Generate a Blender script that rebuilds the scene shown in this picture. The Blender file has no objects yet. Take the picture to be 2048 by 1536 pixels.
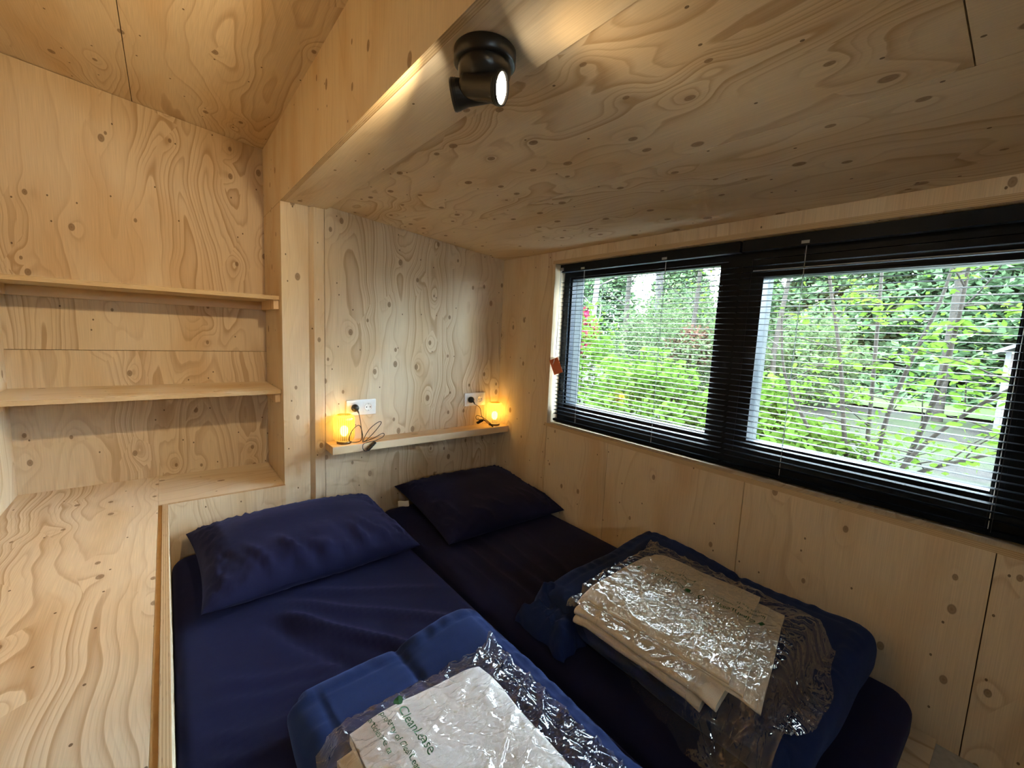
import bpy, bmesh, math, random
import numpy as np
from mathutils import Vector, Matrix, noise as mn

random.seed(7)
rng = np.random.default_rng(11)
PI = math.pi
scene = bpy.context.scene
col = scene.collection

# ------------------------------------------------------------------ camera
H = 1.105                                   # eye height above the podium floor
cam_d = bpy.data.cameras.new('camera')
cam_d.sensor_width = 36.0
cam_d.lens = 859.976 / 2048 * 36
cam_d.clip_start = 0.02
cam_d.clip_end = 300
cam = bpy.data.objects.new('camera', cam_d)
col.objects.link(cam)
R0 = Vector((0.7806293, -0.6233629, 0.0451294))
R1 = Vector((0.0376089, 0.1189283, 0.9921903))
R2 = Vector((-0.6238618, -0.7728355, 0.1162829))
cam.matrix_world = Matrix(((R0.x, R1.x, R2.x, 0), (R0.y, R1.y, R2.y, 0), (R0.z, R1.z, R2.z, H), (0, 0, 0, 1)))
scene.camera = cam

# ------------------------------------------------------------------ world, sun, exposure
SKY = 54.0
world = bpy.data.worlds.new('overcast_sky')
scene.world = world
world.use_nodes = True
wn = world.node_tree
wn.nodes.clear()
bg = wn.nodes.new('ShaderNodeBackground')
wo = wn.nodes.new('ShaderNodeOutputWorld')
bg.inputs['Color'].default_value = (0.74, 0.88, 1.0, 1)
bg.inputs['Strength'].default_value = SKY
wn.links.new(bg.outputs[0], wo.inputs[0])

sun_d = bpy.data.lights.new('sun', 'SUN')
sun_d.energy = 14.0
sun_d.angle = math.radians(4)
sun_d.color = (1.0, 0.95, 0.85)
sun = bpy.data.objects.new('sun', sun_d)
col.objects.link(sun)
sun.rotation_euler = Vector((0.62, 0.30, -0.80)).to_track_quat('-Z', 'Y').to_euler()   # comes over the roof from behind the cabin


def portal(name, loc, direction, sx, sy):
    """sampling guide for the sky light that comes through an opening; gives off nothing itself"""
    ld = bpy.data.lights.new(name, 'AREA')
    ld.shape = 'RECTANGLE'
    ld.size, ld.size_y = sx, sy
    ld.cycles.is_portal = True
    o = bpy.data.objects.new(name, ld)
    o.location = loc
    o.rotation_euler = Vector(direction).to_track_quat('-Z', 'Z').to_euler()
    col.objects.link(o)


portal('window_portal', (1.93, 0.86, 1.05), (-1, 0, 0), 1.75, 0.80)
portal('door_portal', (-0.035, -2.05, 1.475), (0, 1, 0), 0.22, 0.26)
scene.view_settings.view_transform = 'Standard'
scene.view_settings.look = 'None'
scene.view_settings.gamma = 1.0
scene.view_settings.use_curve_mapping = False
scene.view_settings.exposure = 0.60
try:
    scene.cycles.max_bounces = 6
    scene.cycles.diffuse_bounces = 4
    scene.cycles.glossy_bounces = 3
    scene.cycles.transparent_max_bounces = 10
    scene.cycles.use_adaptive_sampling = True
    scene.cycles.adaptive_threshold = 0.13
    scene.cycles.use_light_tree = False
    scene.cycles.sample_clamp_indirect = 6.0
    scene.cycles.caustics_reflective = False
    scene.cycles.caustics_refractive = False
except Exception:
    pass


# ------------------------------------------------------------------ node helpers
class NT:
    def __init__(self, name):
        self.mat = bpy.data.materials.new(name)
        self.mat.use_nodes = True
        self.t = self.mat.node_tree
        self.t.nodes.clear()
        self.out = self.t.nodes.new('ShaderNodeOutputMaterial')

    def n(self, typ, **kw):
        nd = self.t.nodes.new(typ)
        for k, v in kw.items():
            setattr(nd, k, v)
        return nd

    def link(self, a, b):
        self.t.links.new(a, b)

    def setin(self, sock, v):
        if isinstance(v, bpy.types.NodeSocket):
            self.link(v, sock)
        else:
            sock.default_value = v

    def m(self, op, a, b=0.0, c=None, clamp=False):
        nd = self.n('ShaderNodeMath', operation=op)
        nd.use_clamp = clamp
        self.setin(nd.inputs[0], a)
        self.setin(nd.inputs[1], b)
        if c is not None:
            self.setin(nd.inputs[2], c)
        return nd.outputs[0]

    def comb(self, x, y, z=0.0):
        nd = self.n('ShaderNodeCombineXYZ')
        self.setin(nd.inputs[0], x)
        self.setin(nd.inputs[1], y)
        self.setin(nd.inputs[2], z)
        return nd.outputs[0]

    def noise2(self, vec, scale, detail=2.0, rough=0.5, dim='2D'):
        nd = self.n('ShaderNodeTexNoise', noise_dimensions=dim)
        self.link(vec, nd.inputs['Vector'])
        nd.inputs['Scale'].default_value = scale
        nd.inputs['Detail'].default_value = detail
        nd.inputs['Roughness'].default_value = rough
        return nd

    def ramp(self, fac, stops, interp='LINEAR'):
        nd = self.n('ShaderNodeValToRGB')
        nd.color_ramp.interpolation = interp
        el = nd.color_ramp.elements
        while len(el) < len(stops):
            el.new(0.5)
        for e, (p, c) in zip(el, stops):
            e.position = p
            e.color = c if len(c) == 4 else (*c, 1)
        self.link(fac, nd.inputs[0])
        return nd.outputs[0]

    def mix(self, fac, a, b, blend='MIX'):
        nd = self.n('ShaderNodeMix', data_type='RGBA', blend_type=blend)
        self.setin(nd.inputs[0], fac)
        self.setin(nd.inputs[6], a)
        self.setin(nd.inputs[7], b)
        return nd.outputs[2]

    def bsdf(self, color=None, rough=0.5, metal=0.0, spec=0.5, **kw):
        p = self.n('ShaderNodeBsdfPrincipled')
        if color is not None:
            self.setin(p.inputs['Base Color'], color if isinstance(color, bpy.types.NodeSocket) else (*color, 1))
        self.setin(p.inputs['Roughness'], rough)
        p.inputs['Metallic'].default_value = metal
        p.inputs['Specular IOR Level'].default_value = spec
        for k, v in kw.items():
            self.setin(p.inputs[k], v)
        self.link(p.outputs[0], self.out.inputs[0])
        return p

    def bump(self, height, strength, dist):
        b = self.n('ShaderNodeBump')
        b.inputs['Strength'].default_value = strength
        b.inputs['Distance'].default_value = dist
        self.link(height, b.inputs['Height'])
        return b.outputs[0]


def g(v):
    return (v, v, v)


def plywood(name, U, V, seed, rings=9.0, contrast=1.0, knots=0.5, light=(0.755, 0.630, 0.465), warp=1.0, stretch=0.17):
    """rotary-cut pine veneer; U = axis across the grain, V = axis along it (0 x, 1 y, 2 z), in metres"""
    k = NT(name)
    tc = k.n('ShaderNodeTexCoord')
    sp = k.n('ShaderNodeSeparateXYZ')
    k.link(tc.outputs['Object'], sp.inputs[0])
    u = k.m('ADD', sp.outputs[U], seed * 3.71 + 2.0)
    v = k.m('ADD', sp.outputs[V], seed * 7.13 + 5.0)
    c0 = k.comb(u, v)
    wsep = k.n('ShaderNodeSeparateXYZ')
    wn_ = k.noise2(c0, 3.6, 0.6)
    k.link(wn_.outputs['Color'], wsep.inputs[0])
    uw = k.m('MULTIPLY_ADD', k.m('SUBTRACT', wsep.outputs[0], 0.5), 0.075 * warp, u)
    vw = k.m('MULTIPLY_ADD', k.m('SUBTRACT', wsep.outputs[1], 0.5), 0.22 * warp, v)
    # knots
    vo = k.n('ShaderNodeTexVoronoi', voronoi_dimensions='2D', feature='F1')
    k.link(k.comb(k.m('MULTIPLY', u, 8.4), k.m('MULTIPLY', v, 5.4)), vo.inputs['Vector'])
    vo.inputs['Scale'].default_value = 1.0
    csep = k.n('ShaderNodeSeparateColor')
    k.link(vo.outputs['Color'], csep.inputs[0])
    kd = vo.outputs['Distance']
    has = k.m('LESS_THAN', csep.outputs[0], knots)
    bumpk = k.m('MULTIPLY', has, k.m('EXPONENT', k.m('MULTIPLY', k.m('MULTIPLY', kd, kd), -11.0)))
    # growth field
    f1 = k.noise2(k.comb(uw, k.m('MULTIPLY', vw, stretch)), 4.2, 1.0, 0.42)
    fld = k.m('MULTIPLY_ADD', bumpk, 0.10, f1.outputs['Fac'])
    fld = k.m('MULTIPLY_ADD', u, 0.12, fld)
    fine = k.noise2(k.comb(k.m('MULTIPLY', u, 52.0), k.m('MULTIPLY', v, 6.0)), 1.0, 0.0)
    fl2 = k.m('MULTIPLY_ADD', fine.outputs['Fac'], 0.010, fld)
    r1 = k.m('FRACT', k.m('MULTIPLY', fl2, rings))
    wd = 0.075 * rings / 9.0
    line1 = k.ramp(r1, [(0.0, g(0.0)), (0.55, g(0.08)), (1.0 - 3.0 * wd, g(0.08 + 0.030 * rings)), (1.0 - wd, g(1.0)), (1.0 - 0.3 * wd, g(0.6)), (1.0, g(0.0))])
    r2 = k.m('FRACT', k.m('MULTIPLY', fl2, rings * 3.0))
    line2 = k.ramp(r2, [(0.0, g(0.0)), (0.6, g(0.15)), (0.9, g(1.0)), (1.0, g(0.0))])
    zone = k.noise2(k.comb(u, k.m('MULTIPLY', v, 0.35)), 2.8, 0.6)
    zmask = k.ramp(zone.outputs['Fac'], [(0.46, g(0.0)), (0.62, g(1.0))])
    patch = k.noise2(k.comb(uw, k.m('MULTIPLY', vw, 0.3)), 5.6, 0.8)
    pm = k.ramp(patch.outputs['Fac'], [(0.48, g(0.0)), (0.75, g(1.0))])
    zl = k.ramp(zone.outputs['Fac'], [(0.34, g(0.35)), (0.55, g(1.0))])
    line1 = k.m('MULTIPLY', line1, zl)
    L = (*light, 1)
    M = (light[0] * 0.87, light[1] * 0.74, light[2] * 0.58, 1)
    D = (light[0] * 0.62, light[1] * 0.49, light[2] * 0.37, 1)
    c = k.mix(k.m('MULTIPLY', pm, 0.65), L, M)
    c = k.mix(k.m('MULTIPLY', line1, 0.66 * contrast, clamp=True), c, D)
    c = k.mix(k.m('MULTIPLY', k.m('MULTIPLY', line2, zmask), 0.55 * contrast), c, D)
    fib = k.noise2(k.comb(k.m('MULTIPLY', u, 420.0), k.m('MULTIPLY', v, 9.0)), 1.0, 0.0)
    fv = k.m('MULTIPLY_ADD', k.m('SUBTRACT', fib.outputs['Fac'], 0.5), 0.16, 1.0)
    c = k.mix(1.0, c, k.comb(fv, fv, fv), 'MULTIPLY')
    # knot discs
    kr = k.m('MULTIPLY_ADD', csep.outputs[1], 0.060, 0.045)
    kn = k.m('MULTIPLY', has, k.ramp(k.m('DIVIDE', kd, kr), [(0.0, g(1.0)), (0.5, g(0.8)), (0.75, g(0.95)), (1.0, g(0.0))]))
    c = k.mix(k.m('MULTIPLY', kn, 0.88), c, (0.26, 0.165, 0.095, 1))
    v2 = k.n('ShaderNodeTexVoronoi', voronoi_dimensions='2D', feature='F1')
    k.link(k.comb(k.m('MULTIPLY', u, 9.0), k.m('MULTIPLY', v, 6.5)), v2.inputs['Vector'])
    v2.inputs['Scale'].default_value = 1.0
    cs2 = k.n('ShaderNodeSeparateColor')
    k.link(v2.outputs['Color'], cs2.inputs[0])
    pin = k.m('MULTIPLY', k.m('LESS_THAN', cs2.outputs[0], 0.45), k.m('LESS_THAN', v2.outputs['Distance'], 0.026))
    c = k.mix(k.m('MULTIPLY', pin, 0.8), c, (0.10, 0.055, 0.03, 1))
    df_ = k.n('ShaderNodeBsdfDiffuse')
    df_.inputs['Roughness'].default_value = 0.3
    k.link(c, df_.inputs[0])
    k.link(df_.outputs[0], k.out.inputs[0])
    return k.mat


def plyedge(name, axis, period=0.0052, light=(0.66, 0.50, 0.31)):
    """end grain of plywood: the stacked veneers"""
    k = NT(name)
    tc = k.n('ShaderNodeTexCoord')
    sp = k.n('ShaderNodeSeparateXYZ')
    k.link(tc.outputs['Object'], sp.inputs[0])
    others = [i for i in range(3) if i != axis]
    no = k.noise2(tc.outputs['Object'], 30.0, 2.0, dim='3D')
    w = k.m('MULTIPLY_ADD', no.outputs['Fac'], 0.0012, sp.outputs[axis])
    r = k.m('FRACT', k.m('DIVIDE', w, period))
    line = k.ramp(r, [(0.0, g(0.0)), (0.40, g(0.1)), (0.52, g(1.0)), (0.86, g(0.9)), (1.0, g(0.0))])
    c = k.mix(k.m('MULTIPLY', line, 0.55), (*light, 1), (light[0] * 0.55, light[1] * 0.45, light[2] * 0.35, 1))
    st = k.noise2(k.comb(k.m('MULTIPLY', sp.outputs[others[0]], 22.0), k.m('MULTIPLY', sp.outputs[axis], 260.0)), 1.0, 1.0)
    spk = k.ramp(st.outputs['Fac'], [(0.68, g(0.0)), (0.76, g(1.0))])
    c = k.mix(k.m('MULTIPLY', spk, 0.35), c, (0.16, 0.09, 0.05, 1))
    k.bsdf(c, rough=0.7, spec=0.2)
    return k.mat


def pine(name, U, V, seed):
    """solid planed pine: straight fine grain"""
    k = NT(name)
    tc = k.n('ShaderNodeTexCoord')
    sp = k.n('ShaderNodeSeparateXYZ')
    k.link(tc.outputs['Object'], sp.inputs[0])
    u = k.m('ADD', sp.outputs[U], seed)
    no = k.noise2(k.comb(k.m('MULTIPLY', u, 60.0), k.m('MULTIPLY', sp.outputs[V], 1.6)), 1.0, 3.0)
    c = k.ramp(no.outputs['Fac'], [(0.30, (0.82, 0.63, 0.42)), (0.62, (0.72, 0.52, 0.32)), (0.72, (0.55, 0.36, 0.20))])
    vo = k.n('ShaderNodeTexVoronoi', voronoi_dimensions='2D', feature='F1')
    k.link(k.comb(k.m('MULTIPLY', u, 6.0), k.m('MULTIPLY', sp.outputs[V], 2.4)), vo.inputs['Vector'])
    vo.inputs['Scale'].default_value = 1.0
    kn = k.m('LESS_THAN', vo.outputs['Distance'], 0.05)
    c = k.mix(k.m('MULTIPLY', kn, 0.6), c, (0.30, 0.17, 0.09, 1))
    k.bsdf(c, rough=0.5, spec=0.35)
    return k.mat


def plain(name, color, rough=0.5, metal=0.0, spec=0.5, var=0.0, vscale=8.0, **kw):
    k = NT(name)
    if var > 0:
        tc = k.n('ShaderNodeTexCoord')
        no = k.noise2(tc.outputs['Object'], vscale, 3.0, dim='3D')
        f = k.m('MULTIPLY_ADD', k.m('SUBTRACT', no.outputs['Fac'], 0.5), 2 * var, 1.0)
        c = k.mix(1.0, (*color, 1), k.comb(f, f, f), 'MULTIPLY')
        k.bsdf(c, rough, metal, spec, **kw)
    else:
        k.bsdf(color, rough, metal, spec, **kw)
    return k.mat


def fabric(name, color, rough=0.9, sheen=0.3, weave=900.0, wr=0.0, wscale=14.0):
    k = NT(name)
    tc = k.n('ShaderNodeTexCoord')
    no = k.noise2(tc.outputs['Object'], weave, 1.0, dim='3D')
    big = k.noise2(tc.outputs['Object'], 3.0, 2.0, dim='3D')
    f = k.m('MULTIPLY_ADD', k.m('SUBTRACT', no.outputs['Fac'], 0.5), 0.5, k.m('MULTIPLY_ADD', k.m('SUBTRACT', big.outputs['Fac'], 0.5), 0.25, 1.0))
    c = k.mix(1.0, (*color, 1), k.comb(f, f, f), 'MULTIPLY')
    h = k.m('MULTIPLY', no.outputs['Fac'], 0.0004)
    if wr > 0:
        w = k.noise2(tc.outputs['Object'], wscale, 2.0, dim='3D')
        h = k.m('MULTIPLY_ADD', w.outputs['Fac'], wr, h)
    p = k.bsdf(c, rough, 0.0, 0.15, Normal=k.bump(h, 0.6, 1.0))
    p.inputs['Sheen Weight'].default_value = sheen
    p.inputs['Sheen Roughness'].default_value = 0.4
    p.inputs['Sheen Tint'].default_value = (min(1, color[0] * 8 + .1), min(1, color[1] * 8 + .1), min(1, color[2] * 6 + .15), 1)
    return k.mat


def leafmat(name, c1, c2, scale=3.0, trans=0.35):
    k = NT(name)
    tc = k.n('ShaderNodeTexCoord')
    no = k.noise2(tc.outputs['Object'], scale, 3.0, 0.7, dim='3D')
    c = k.ramp(no.outputs['Fac'], [(0.3, c1), (0.7, c2)])
    d = k.n('ShaderNodeBsdfDiffuse')
    t = k.n('ShaderNodeBsdfTranslucent')
    k.link(c, d.inputs[0])
    k.link(c, t.inputs[0])
    ms = k.n('ShaderNodeMixShader')
    ms.inputs[0].default_value = trans
    k.link(d.outputs[0], ms.inputs[1])
    k.link(t.outputs[0], ms.inputs[2])
    k.link(ms.outputs[0], k.out.inputs[0])
    return k.mat


# ------------------------------------------------------------------ mesh helpers
class MB:
    def __init__(self):
        self.v, self.f, self.mi, self.sm = [], [], [], []

    def add(self, vs, fs, mi=0, smooth=False):
        o = len(self.v)
        self.v.extend([tuple(p) for p in vs])
        for q in fs:
            self.f.append(tuple(i + o for i in q))
            self.mi.append(mi)
            self.sm.append(smooth)

    def box(self, x0, x1, y0, y1, z0, z1, mi=0, edge=None):
        vs = [(x, y, z) for x in (x0, x1) for y in (y0, y1) for z in (z0, z1)]
        fs = [(0, 1, 3, 2), (4, 6, 7, 5), (0, 4, 5, 1), (2, 3, 7, 6), (0, 2, 6, 4), (1, 5, 7, 3)]
        ax = [0, 0, 1, 1, 2, 2]
        o = len(self.v)
        self.v.extend(vs)
        for q, a in zip(fs, ax):
            self.f.append(tuple(i + o for i in q))
            self.mi.append(edge.get(a, mi) if edge else mi)
            self.sm.append(False)
        return self

    def prism(self, poly, axis, a0, a1, mi=0, capmi=None):
        """poly: list of (p,q) in the two remaining axes in order"""
        n = len(poly)
        oth = [i for i in range(3) if i != axis]

        def P(pq, a):
            r = [0, 0, 0]
            r[axis] = a
            r[oth[0]], r[oth[1]] = pq
            return tuple(r)
        vs = [P(p, a0) for p in poly] + [P(p, a1) for p in poly]
        self.add(vs, [tuple(range(n - 1, -1, -1)), tuple(range(n, 2 * n))], mi if capmi is None else capmi)
        self.add(vs, [(i, (i + 1) % n, (i + 1) % n + n, i + n) for i in range(n)], mi)
        return self

    def tube(self, pts, r, seg=8, mi=0, caps=True, radii=None):
        pts = [Vector(p) for p in pts]
        n = len(pts)
        t0 = (pts[1] - pts[0]).normalized()
        up = Vector((0, 0, 1)) if abs(t0.z) < 0.9 else Vector((1, 0, 0))
        a = t0.cross(up).normalized()
        vs = []
        for i, p in enumerate(pts):
            t = (pts[min(i + 1, n - 1)] - pts[max(i - 1, 0)]).normalized()
            a = (a - t * a.dot(t))
            a = a.normalized() if a.length > 1e-6 else t.orthogonal().normalized()
            b = t.cross(a)
            rr = radii[i] if radii else r
            for s in range(seg):
                w = 2 * PI * s / seg
                vs.append(p + (a * math.cos(w) + b * math.sin(w)) * rr)
        fs = [(i * seg + s, i * seg + (s + 1) % seg, (i + 1) * seg + (s + 1) % seg, (i + 1) * seg + s) for i in range(n - 1) for s in range(seg)]
        self.add(vs, fs, mi, True)
        if caps:
            self.add(vs[:seg], [tuple(range(seg - 1, -1, -1))], mi)
            self.add(vs[-seg:], [tuple(range(seg))], mi)
        return self

    def lathe(self, prof, seg=32, M=None, mi=0, flute=None, smooth=True, capends=False):
        """prof: list of (r,z) around +z; M places it"""
        vs = []
        for r, z in prof:
            for s in range(seg):
                w = 2 * PI * s / seg
                rr = r if flute is None else r * flute(w, z)
                p = Vector((rr * math.cos(w), rr * math.sin(w), z))
                vs.append(M @ p if M else p)
        n = len(prof)
        fs = [(i * seg + s, i * seg + (s + 1) % seg, (i + 1) * seg + (s + 1) % seg, (i + 1) * seg + s) for i in range(n - 1) for s in range(seg)]
        self.add(vs, fs, mi, smooth)
        if capends:
            self.add(vs[:seg], [tuple(range(seg - 1, -1, -1))], mi)
            self.add(vs[-seg:], [tuple(range(seg))], mi)
        return self

    def grid(self, P, mi=0, smooth=True, flip=False):
        """P[i][j] points"""
        ni, nj = len(P), len(P[0])
        vs = [p for row in P for p in row]
        fs = []
        for i in range(ni - 1):
            for j in range(nj - 1):
                q = (i * nj + j, (i + 1) * nj + j, (i + 1) * nj + j + 1, i * nj + j + 1)
                fs.append(q[::-1] if flip else q)
        self.add(vs, fs, mi, smooth)
        return self

    def build(self, name, mats, parent=None, local=False):
        me = bpy.data.meshes.new(name)
        off = Vector((0, 0, 0)) if (parent is None or local) else parent.location
        # offset through all ancestors
        if parent is not None and not local:
            off = world_loc(parent)
        vs = [(p[0] - off[0], p[1] - off[1], p[2] - off[2]) for p in self.v]
        me.from_pydata(vs, [], self.f)
        if not isinstance(mats, (list, tuple)):
            mats = [mats]
        for m_ in mats:
            me.materials.append(m_)
        me.polygons.foreach_set('material_index', self.mi)
        me.polygons.foreach_set('use_smooth', self.sm)
        me.validate()
        me.update()
        o = bpy.data.objects.new(name, me)
        col.objects.link(o)
        if parent is not None:
            o.parent = parent
        return o


def world_loc(o):
    v = Vector(o.location)
    while o.parent is not None:
        o = o.parent
        v = v + Vector(o.location)
    return v


def tag(o, label=None, cat=None, group=None, kind=None):
    if label:
        o['label'] = label
    if cat:
        o['category'] = cat
    if group:
        o['group'] = group
    if kind:
        o['kind'] = kind
    return o


def empty(name, loc, label, cat, group=None, kind=None):
    o = bpy.data.objects.new(name, None)
    o.empty_display_size = 0.05
    o.location = loc
    col.objects.link(o)
    return tag(o, label, cat, group, kind)


def rebase(o, loc):
    """move a top-level mesh object's origin to loc, geometry stays put"""
    loc = Vector(loc)
    o.data.transform(Matrix.Translation(-loc))
    o.location = loc
    return o


def fix_normals(o):
    bm = bmesh.new()
    bm.from_mesh(o.data)
    bmesh.ops.recalc_face_normals(bm, faces=bm.faces)
    bm.to_mesh(o.data)
    bm.free()
    return o


def catmull(pts, n=8):
    pts = [Vector(p) for p in pts]
    out = []
    for i in range(len(pts) - 1):
        p0, p1, p2, p3 = pts[max(i - 1, 0)], pts[i], pts[i + 1], pts[min(i + 2, len(pts) - 1)]
        for k in range(n):
            t = k / n
            out.append(0.5 * ((2 * p1) + (p2 - p0) * t + (2 * p0 - 5 * p1 + 4 * p2 - p3) * t * t + (3 * p1 - p0 - 3 * p2 + p3) * t ** 3))
    out.append(pts[-1])
    return out


def frame_to(direction, origin):
    d = Vector(direction).normalized()
    return Matrix.Translation(Vector(origin)) @ d.to_track_quat('Z', 'Y').to_matrix().to_4x4()


def sstep(a, b, x):
    t = min(1.0, max(0.0, (x - a) / (b - a)))
    return t * t * (3 - 2 * t)


def nz(x, y, z=0.0):
    return mn.noise(Vector((x, y, z)))


def rounded_box(hx, hy, hz, r, step, deform=None):
    """closed rounded box centred on the origin as MB; deform(p, n) -> p"""
    def axis(h, rr):
        inner = h - rr
        n = max(2, int(round(2 * inner / step)))
        e = [inner + rr * t for t in (0.22, 0.45, 0.68, 0.86, 1.0)]
        return [-x for x in reversed(e)] + list(np.linspace(-inner, inner, n + 1)) + e
    ax, ay, az = axis(hx, min(r, hx)), axis(hy, min(r, hy)), axis(hz, min(r, hz) * 0.999)
    idx, vs, fs = {}, [], []
    rx, ry, rz = min(r, hx), min(r, hy), min(r, hz)

    def V(i, j, k):
        key = (i, j, k)
        if key in idx:
            return idx[key]
        p = Vector((ax[i], ay[j], az[k]))
        inn = Vector((max(-hx + rx, min(hx - rx, p.x)), max(-hy + ry, min(hy - ry, p.y)), max(-hz + rz, min(hz - rz, p.z))))
        d = p - inn
        if d.length > 1e-9:
            d.normalize()
            p = inn + Vector((d.x * rx, d.y * ry, d.z * rz))
        if deform:
            p = deform(p, d)
        idx[key] = len(vs)
        vs.append(tuple(p))
        return idx[key]
    I, J, K = len(ax), len(ay), len(az)
    for i in range(I - 1):
        for j in range(J - 1):
            fs.append((V(i, j, K - 1), V(i + 1, j, K - 1), V(i + 1, j + 1, K - 1), V(i, j + 1, K - 1)))
            fs.append((V(i, j, 0), V(i, j + 1, 0), V(i + 1, j + 1, 0), V(i + 1, j, 0)))
    for i in range(I - 1):
        for k in range(K - 1):
            fs.append((V(i, 0, k), V(i + 1, 0, k), V(i + 1, 0, k + 1), V(i, 0, k + 1)))
            fs.append((V(i, J - 1, k), V(i, J - 1, k + 1), V(i + 1, J - 1, k + 1), V(i + 1, J - 1, k)))
    for j in range(J - 1):
        for k in range(K - 1):
            fs.append((V(0, j, k), V(0, j, k + 1), V(0, j + 1, k + 1), V(0, j + 1, k)))
            fs.append((V(I - 1, j, k), V(I - 1, j + 1, k), V(I - 1, j + 1, k + 1), V(I - 1, j, k + 1)))
    m_ = MB()
    m_.add(vs, fs, 0, True)
    return m_


# ------------------------------------------------------------------ key dimensions (metres)
XR = 1.67           # window wall
YH = 2.20           # wall behind the bed head
YP = 2.21           # pillar face
XP = 0.417          # pillar / beam left face
YB = 2.625          # back wall of the shelf bay
XL = -0.511         # left wall
YF = -1.9           # wall behind the camera
ZB = 1.644          # beam underside
XB = 0.61           # beam right edge


def zceil(x):       # nook ceiling
    return 1.659 - 0.0962 * (x - 0.61)


def zroof(x):       # left ceiling
    return 1.976 - 0.12 * (x - 0.413)


# ------------------------------------------------------------------ materials
PLY_HEAD = plywood('plywood_head_wall', 0, 2, 1.3, rings=9, contrast=1.0, knots=0.6)
PLY_PIL = plywood('plywood_pillar', 0, 2, 2.1, rings=5, contrast=0.55, knots=0.4)
PLY_BAY = plywood('plywood_bay', 0, 2, 3.4, rings=8, contrast=0.95, knots=0.35)
PLY_BAY2 = plywood('plywood_bay_lower', 0, 2, 4.6, rings=14, contrast=0.9, knots=0.3)
PLY_SIDE = plywood('plywood_side', 1, 2, 5.9, rings=7, contrast=0.35, knots=0.15)
PLY_BEAM = plywood('plywood_beam', 1, 2, 6.7, rings=6, contrast=0.30, knots=0.25)
PLY_BEAMB = plywood('plywood_beam_underside', 0, 1, 7.9, rings=5, contrast=0.5, knots=0.3)
PLY_CEIL = plywood('plywood_ceiling', 0, 1, 8.3, rings=9, contrast=1.1, knots=0.75)
PLY_CEIL2 = plywood('plywood_ceiling_outer', 0, 1, 9.1, rings=5, contrast=0.9, knots=0.75)
PLY_ROOF = plywood('plywood_left_ceiling', 0, 1, 10.2, rings=6, contrast=0.75, knots=0.3)
PLY_RIGHT = [plywood('plywood_window_wall_%s' % 'abcde'[i], 1, 2, 11.0 + i * 1.37, rings=[7, 4, 5, 4, 4][i], contrast=[0.6, 0.45, 0.4, 0.4, 0.35][i], knots=0.4, stretch=0.10) for i in range(5)]
PLY_LEFT = plywood('plywood_left_wall', 1, 2, 17.2, rings=6, contrast=0.7)
PLY_TOP = plywood('plywood_counter_top', 0, 1, 19.5, rings=10, contrast=1.15, knots=0.35, light=(0.77, 0.63, 0.46), stretch=0.10)
PLY_FRONT = plywood('plywood_ledge_front', 0, 2, 21.5, rings=9, contrast=0.6, knots=0.3)
PLY_SHELF = plywood('plywood_shelf', 1, 0, 23.1, rings=6, contrast=0.6, knots=0.3)
EDGE_Z = plyedge('plywood_edge_stacked', 2)
EDGE_X = plyedge('plywood_edge_upright', 0)
PINE = pine('planed_pine', 1, 0, 4.0)
STRIP = plain('orange_filler_strip', (0.50, 0.30, 0.12), 0.55, var=0.2, vscale=25)
BACK = plain('wall_core', (0.30, 0.21, 0.13), 0.9)
GREYFLOOR = plain('grey_floor', (0.42, 0.42, 0.42), 0.7, var=0.25, vscale=60)
FRAME = plain('black_window_frame', (0.005, 0.008, 0.014), 0.42, spec=0.18)
SLAT = plain('black_slat_paint', (0.0036, 0.0058, 0.0095), 0.48, spec=0.05)
OUTGREY = plain('grey_outer_reveal', (0.020, 0.024, 0.026), 0.6, spec=0.1)
WHITECORD = plain('white_cord', (0.8, 0.8, 0.8), 0.7)
DARKCORD = plain('dark_cord', (0.03, 0.03, 0.035), 0.7)
GREYALU = plain('grey_aluminium', (0.40, 0.43, 0.44), 0.4, spec=0.4)
BLACKMETAL = plain('black_lamp_metal', (0.012, 0.010, 0.009), 0.32, spec=0.5)
BLACKPL = plain('black_plastic', (0.012, 0.012, 0.012), 0.35)
WHITEPL = plain('white_plastic', (0.80, 0.80, 0.78), 0.3)
SHEET = fabric('navy_fitted_sheet', (0.0095, 0.0110, 0.046), wr=0.004, wscale=9)
PILLOWF = fabric('navy_pillow_cotton', (0.0105, 0.0120, 0.046), wr=0.003, wscale=16)
DUVET = fabric('blue_duvet_cotton', (0.0125, 0.026, 0.100), wr=0.004, wscale=11)
LINEN = fabric('cream_linen', (0.82, 0.76, 0.66), sheen=0.1, wr=0.002, wscale=20)
LINEN2 = fabric('white_linen', (0.86, 0.83, 0.82), sheen=0.1, wr=0.002, wscale=20)
PRINT = plain('green_print', (0.018, 0.11, 0.035), 0.6)
ORANGE = plain('orange_card', (0.62, 0.13, 0.035), 0.55, var=0.08, vscale=90)

# glass
k = NT('window_glass')
gl = k.n('ShaderNodeBsdfGlossy')
gl.inputs['Roughness'].default_value = 0.0
tr = k.n('ShaderNodeBsdfTransparent')
tr.inputs[0].default_value = (0.93, 0.96, 0.95, 1)
fr = k.n('ShaderNodeLayerWeight')
fr.inputs[0].default_value = 0.5
ms = k.n('ShaderNodeMixShader')
k.link(k.m('MULTIPLY_ADD', k.m('POWER', fr.outputs['Facing'], 5.0), 0.90, 0.045), ms.inputs[0])
k.link(tr.outputs[0], ms.inputs[1])
k.link(gl.outputs[0], ms.inputs[2])
k.link(ms.outputs[0], k.out.inputs[0])
GLASS = k.mat

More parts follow.
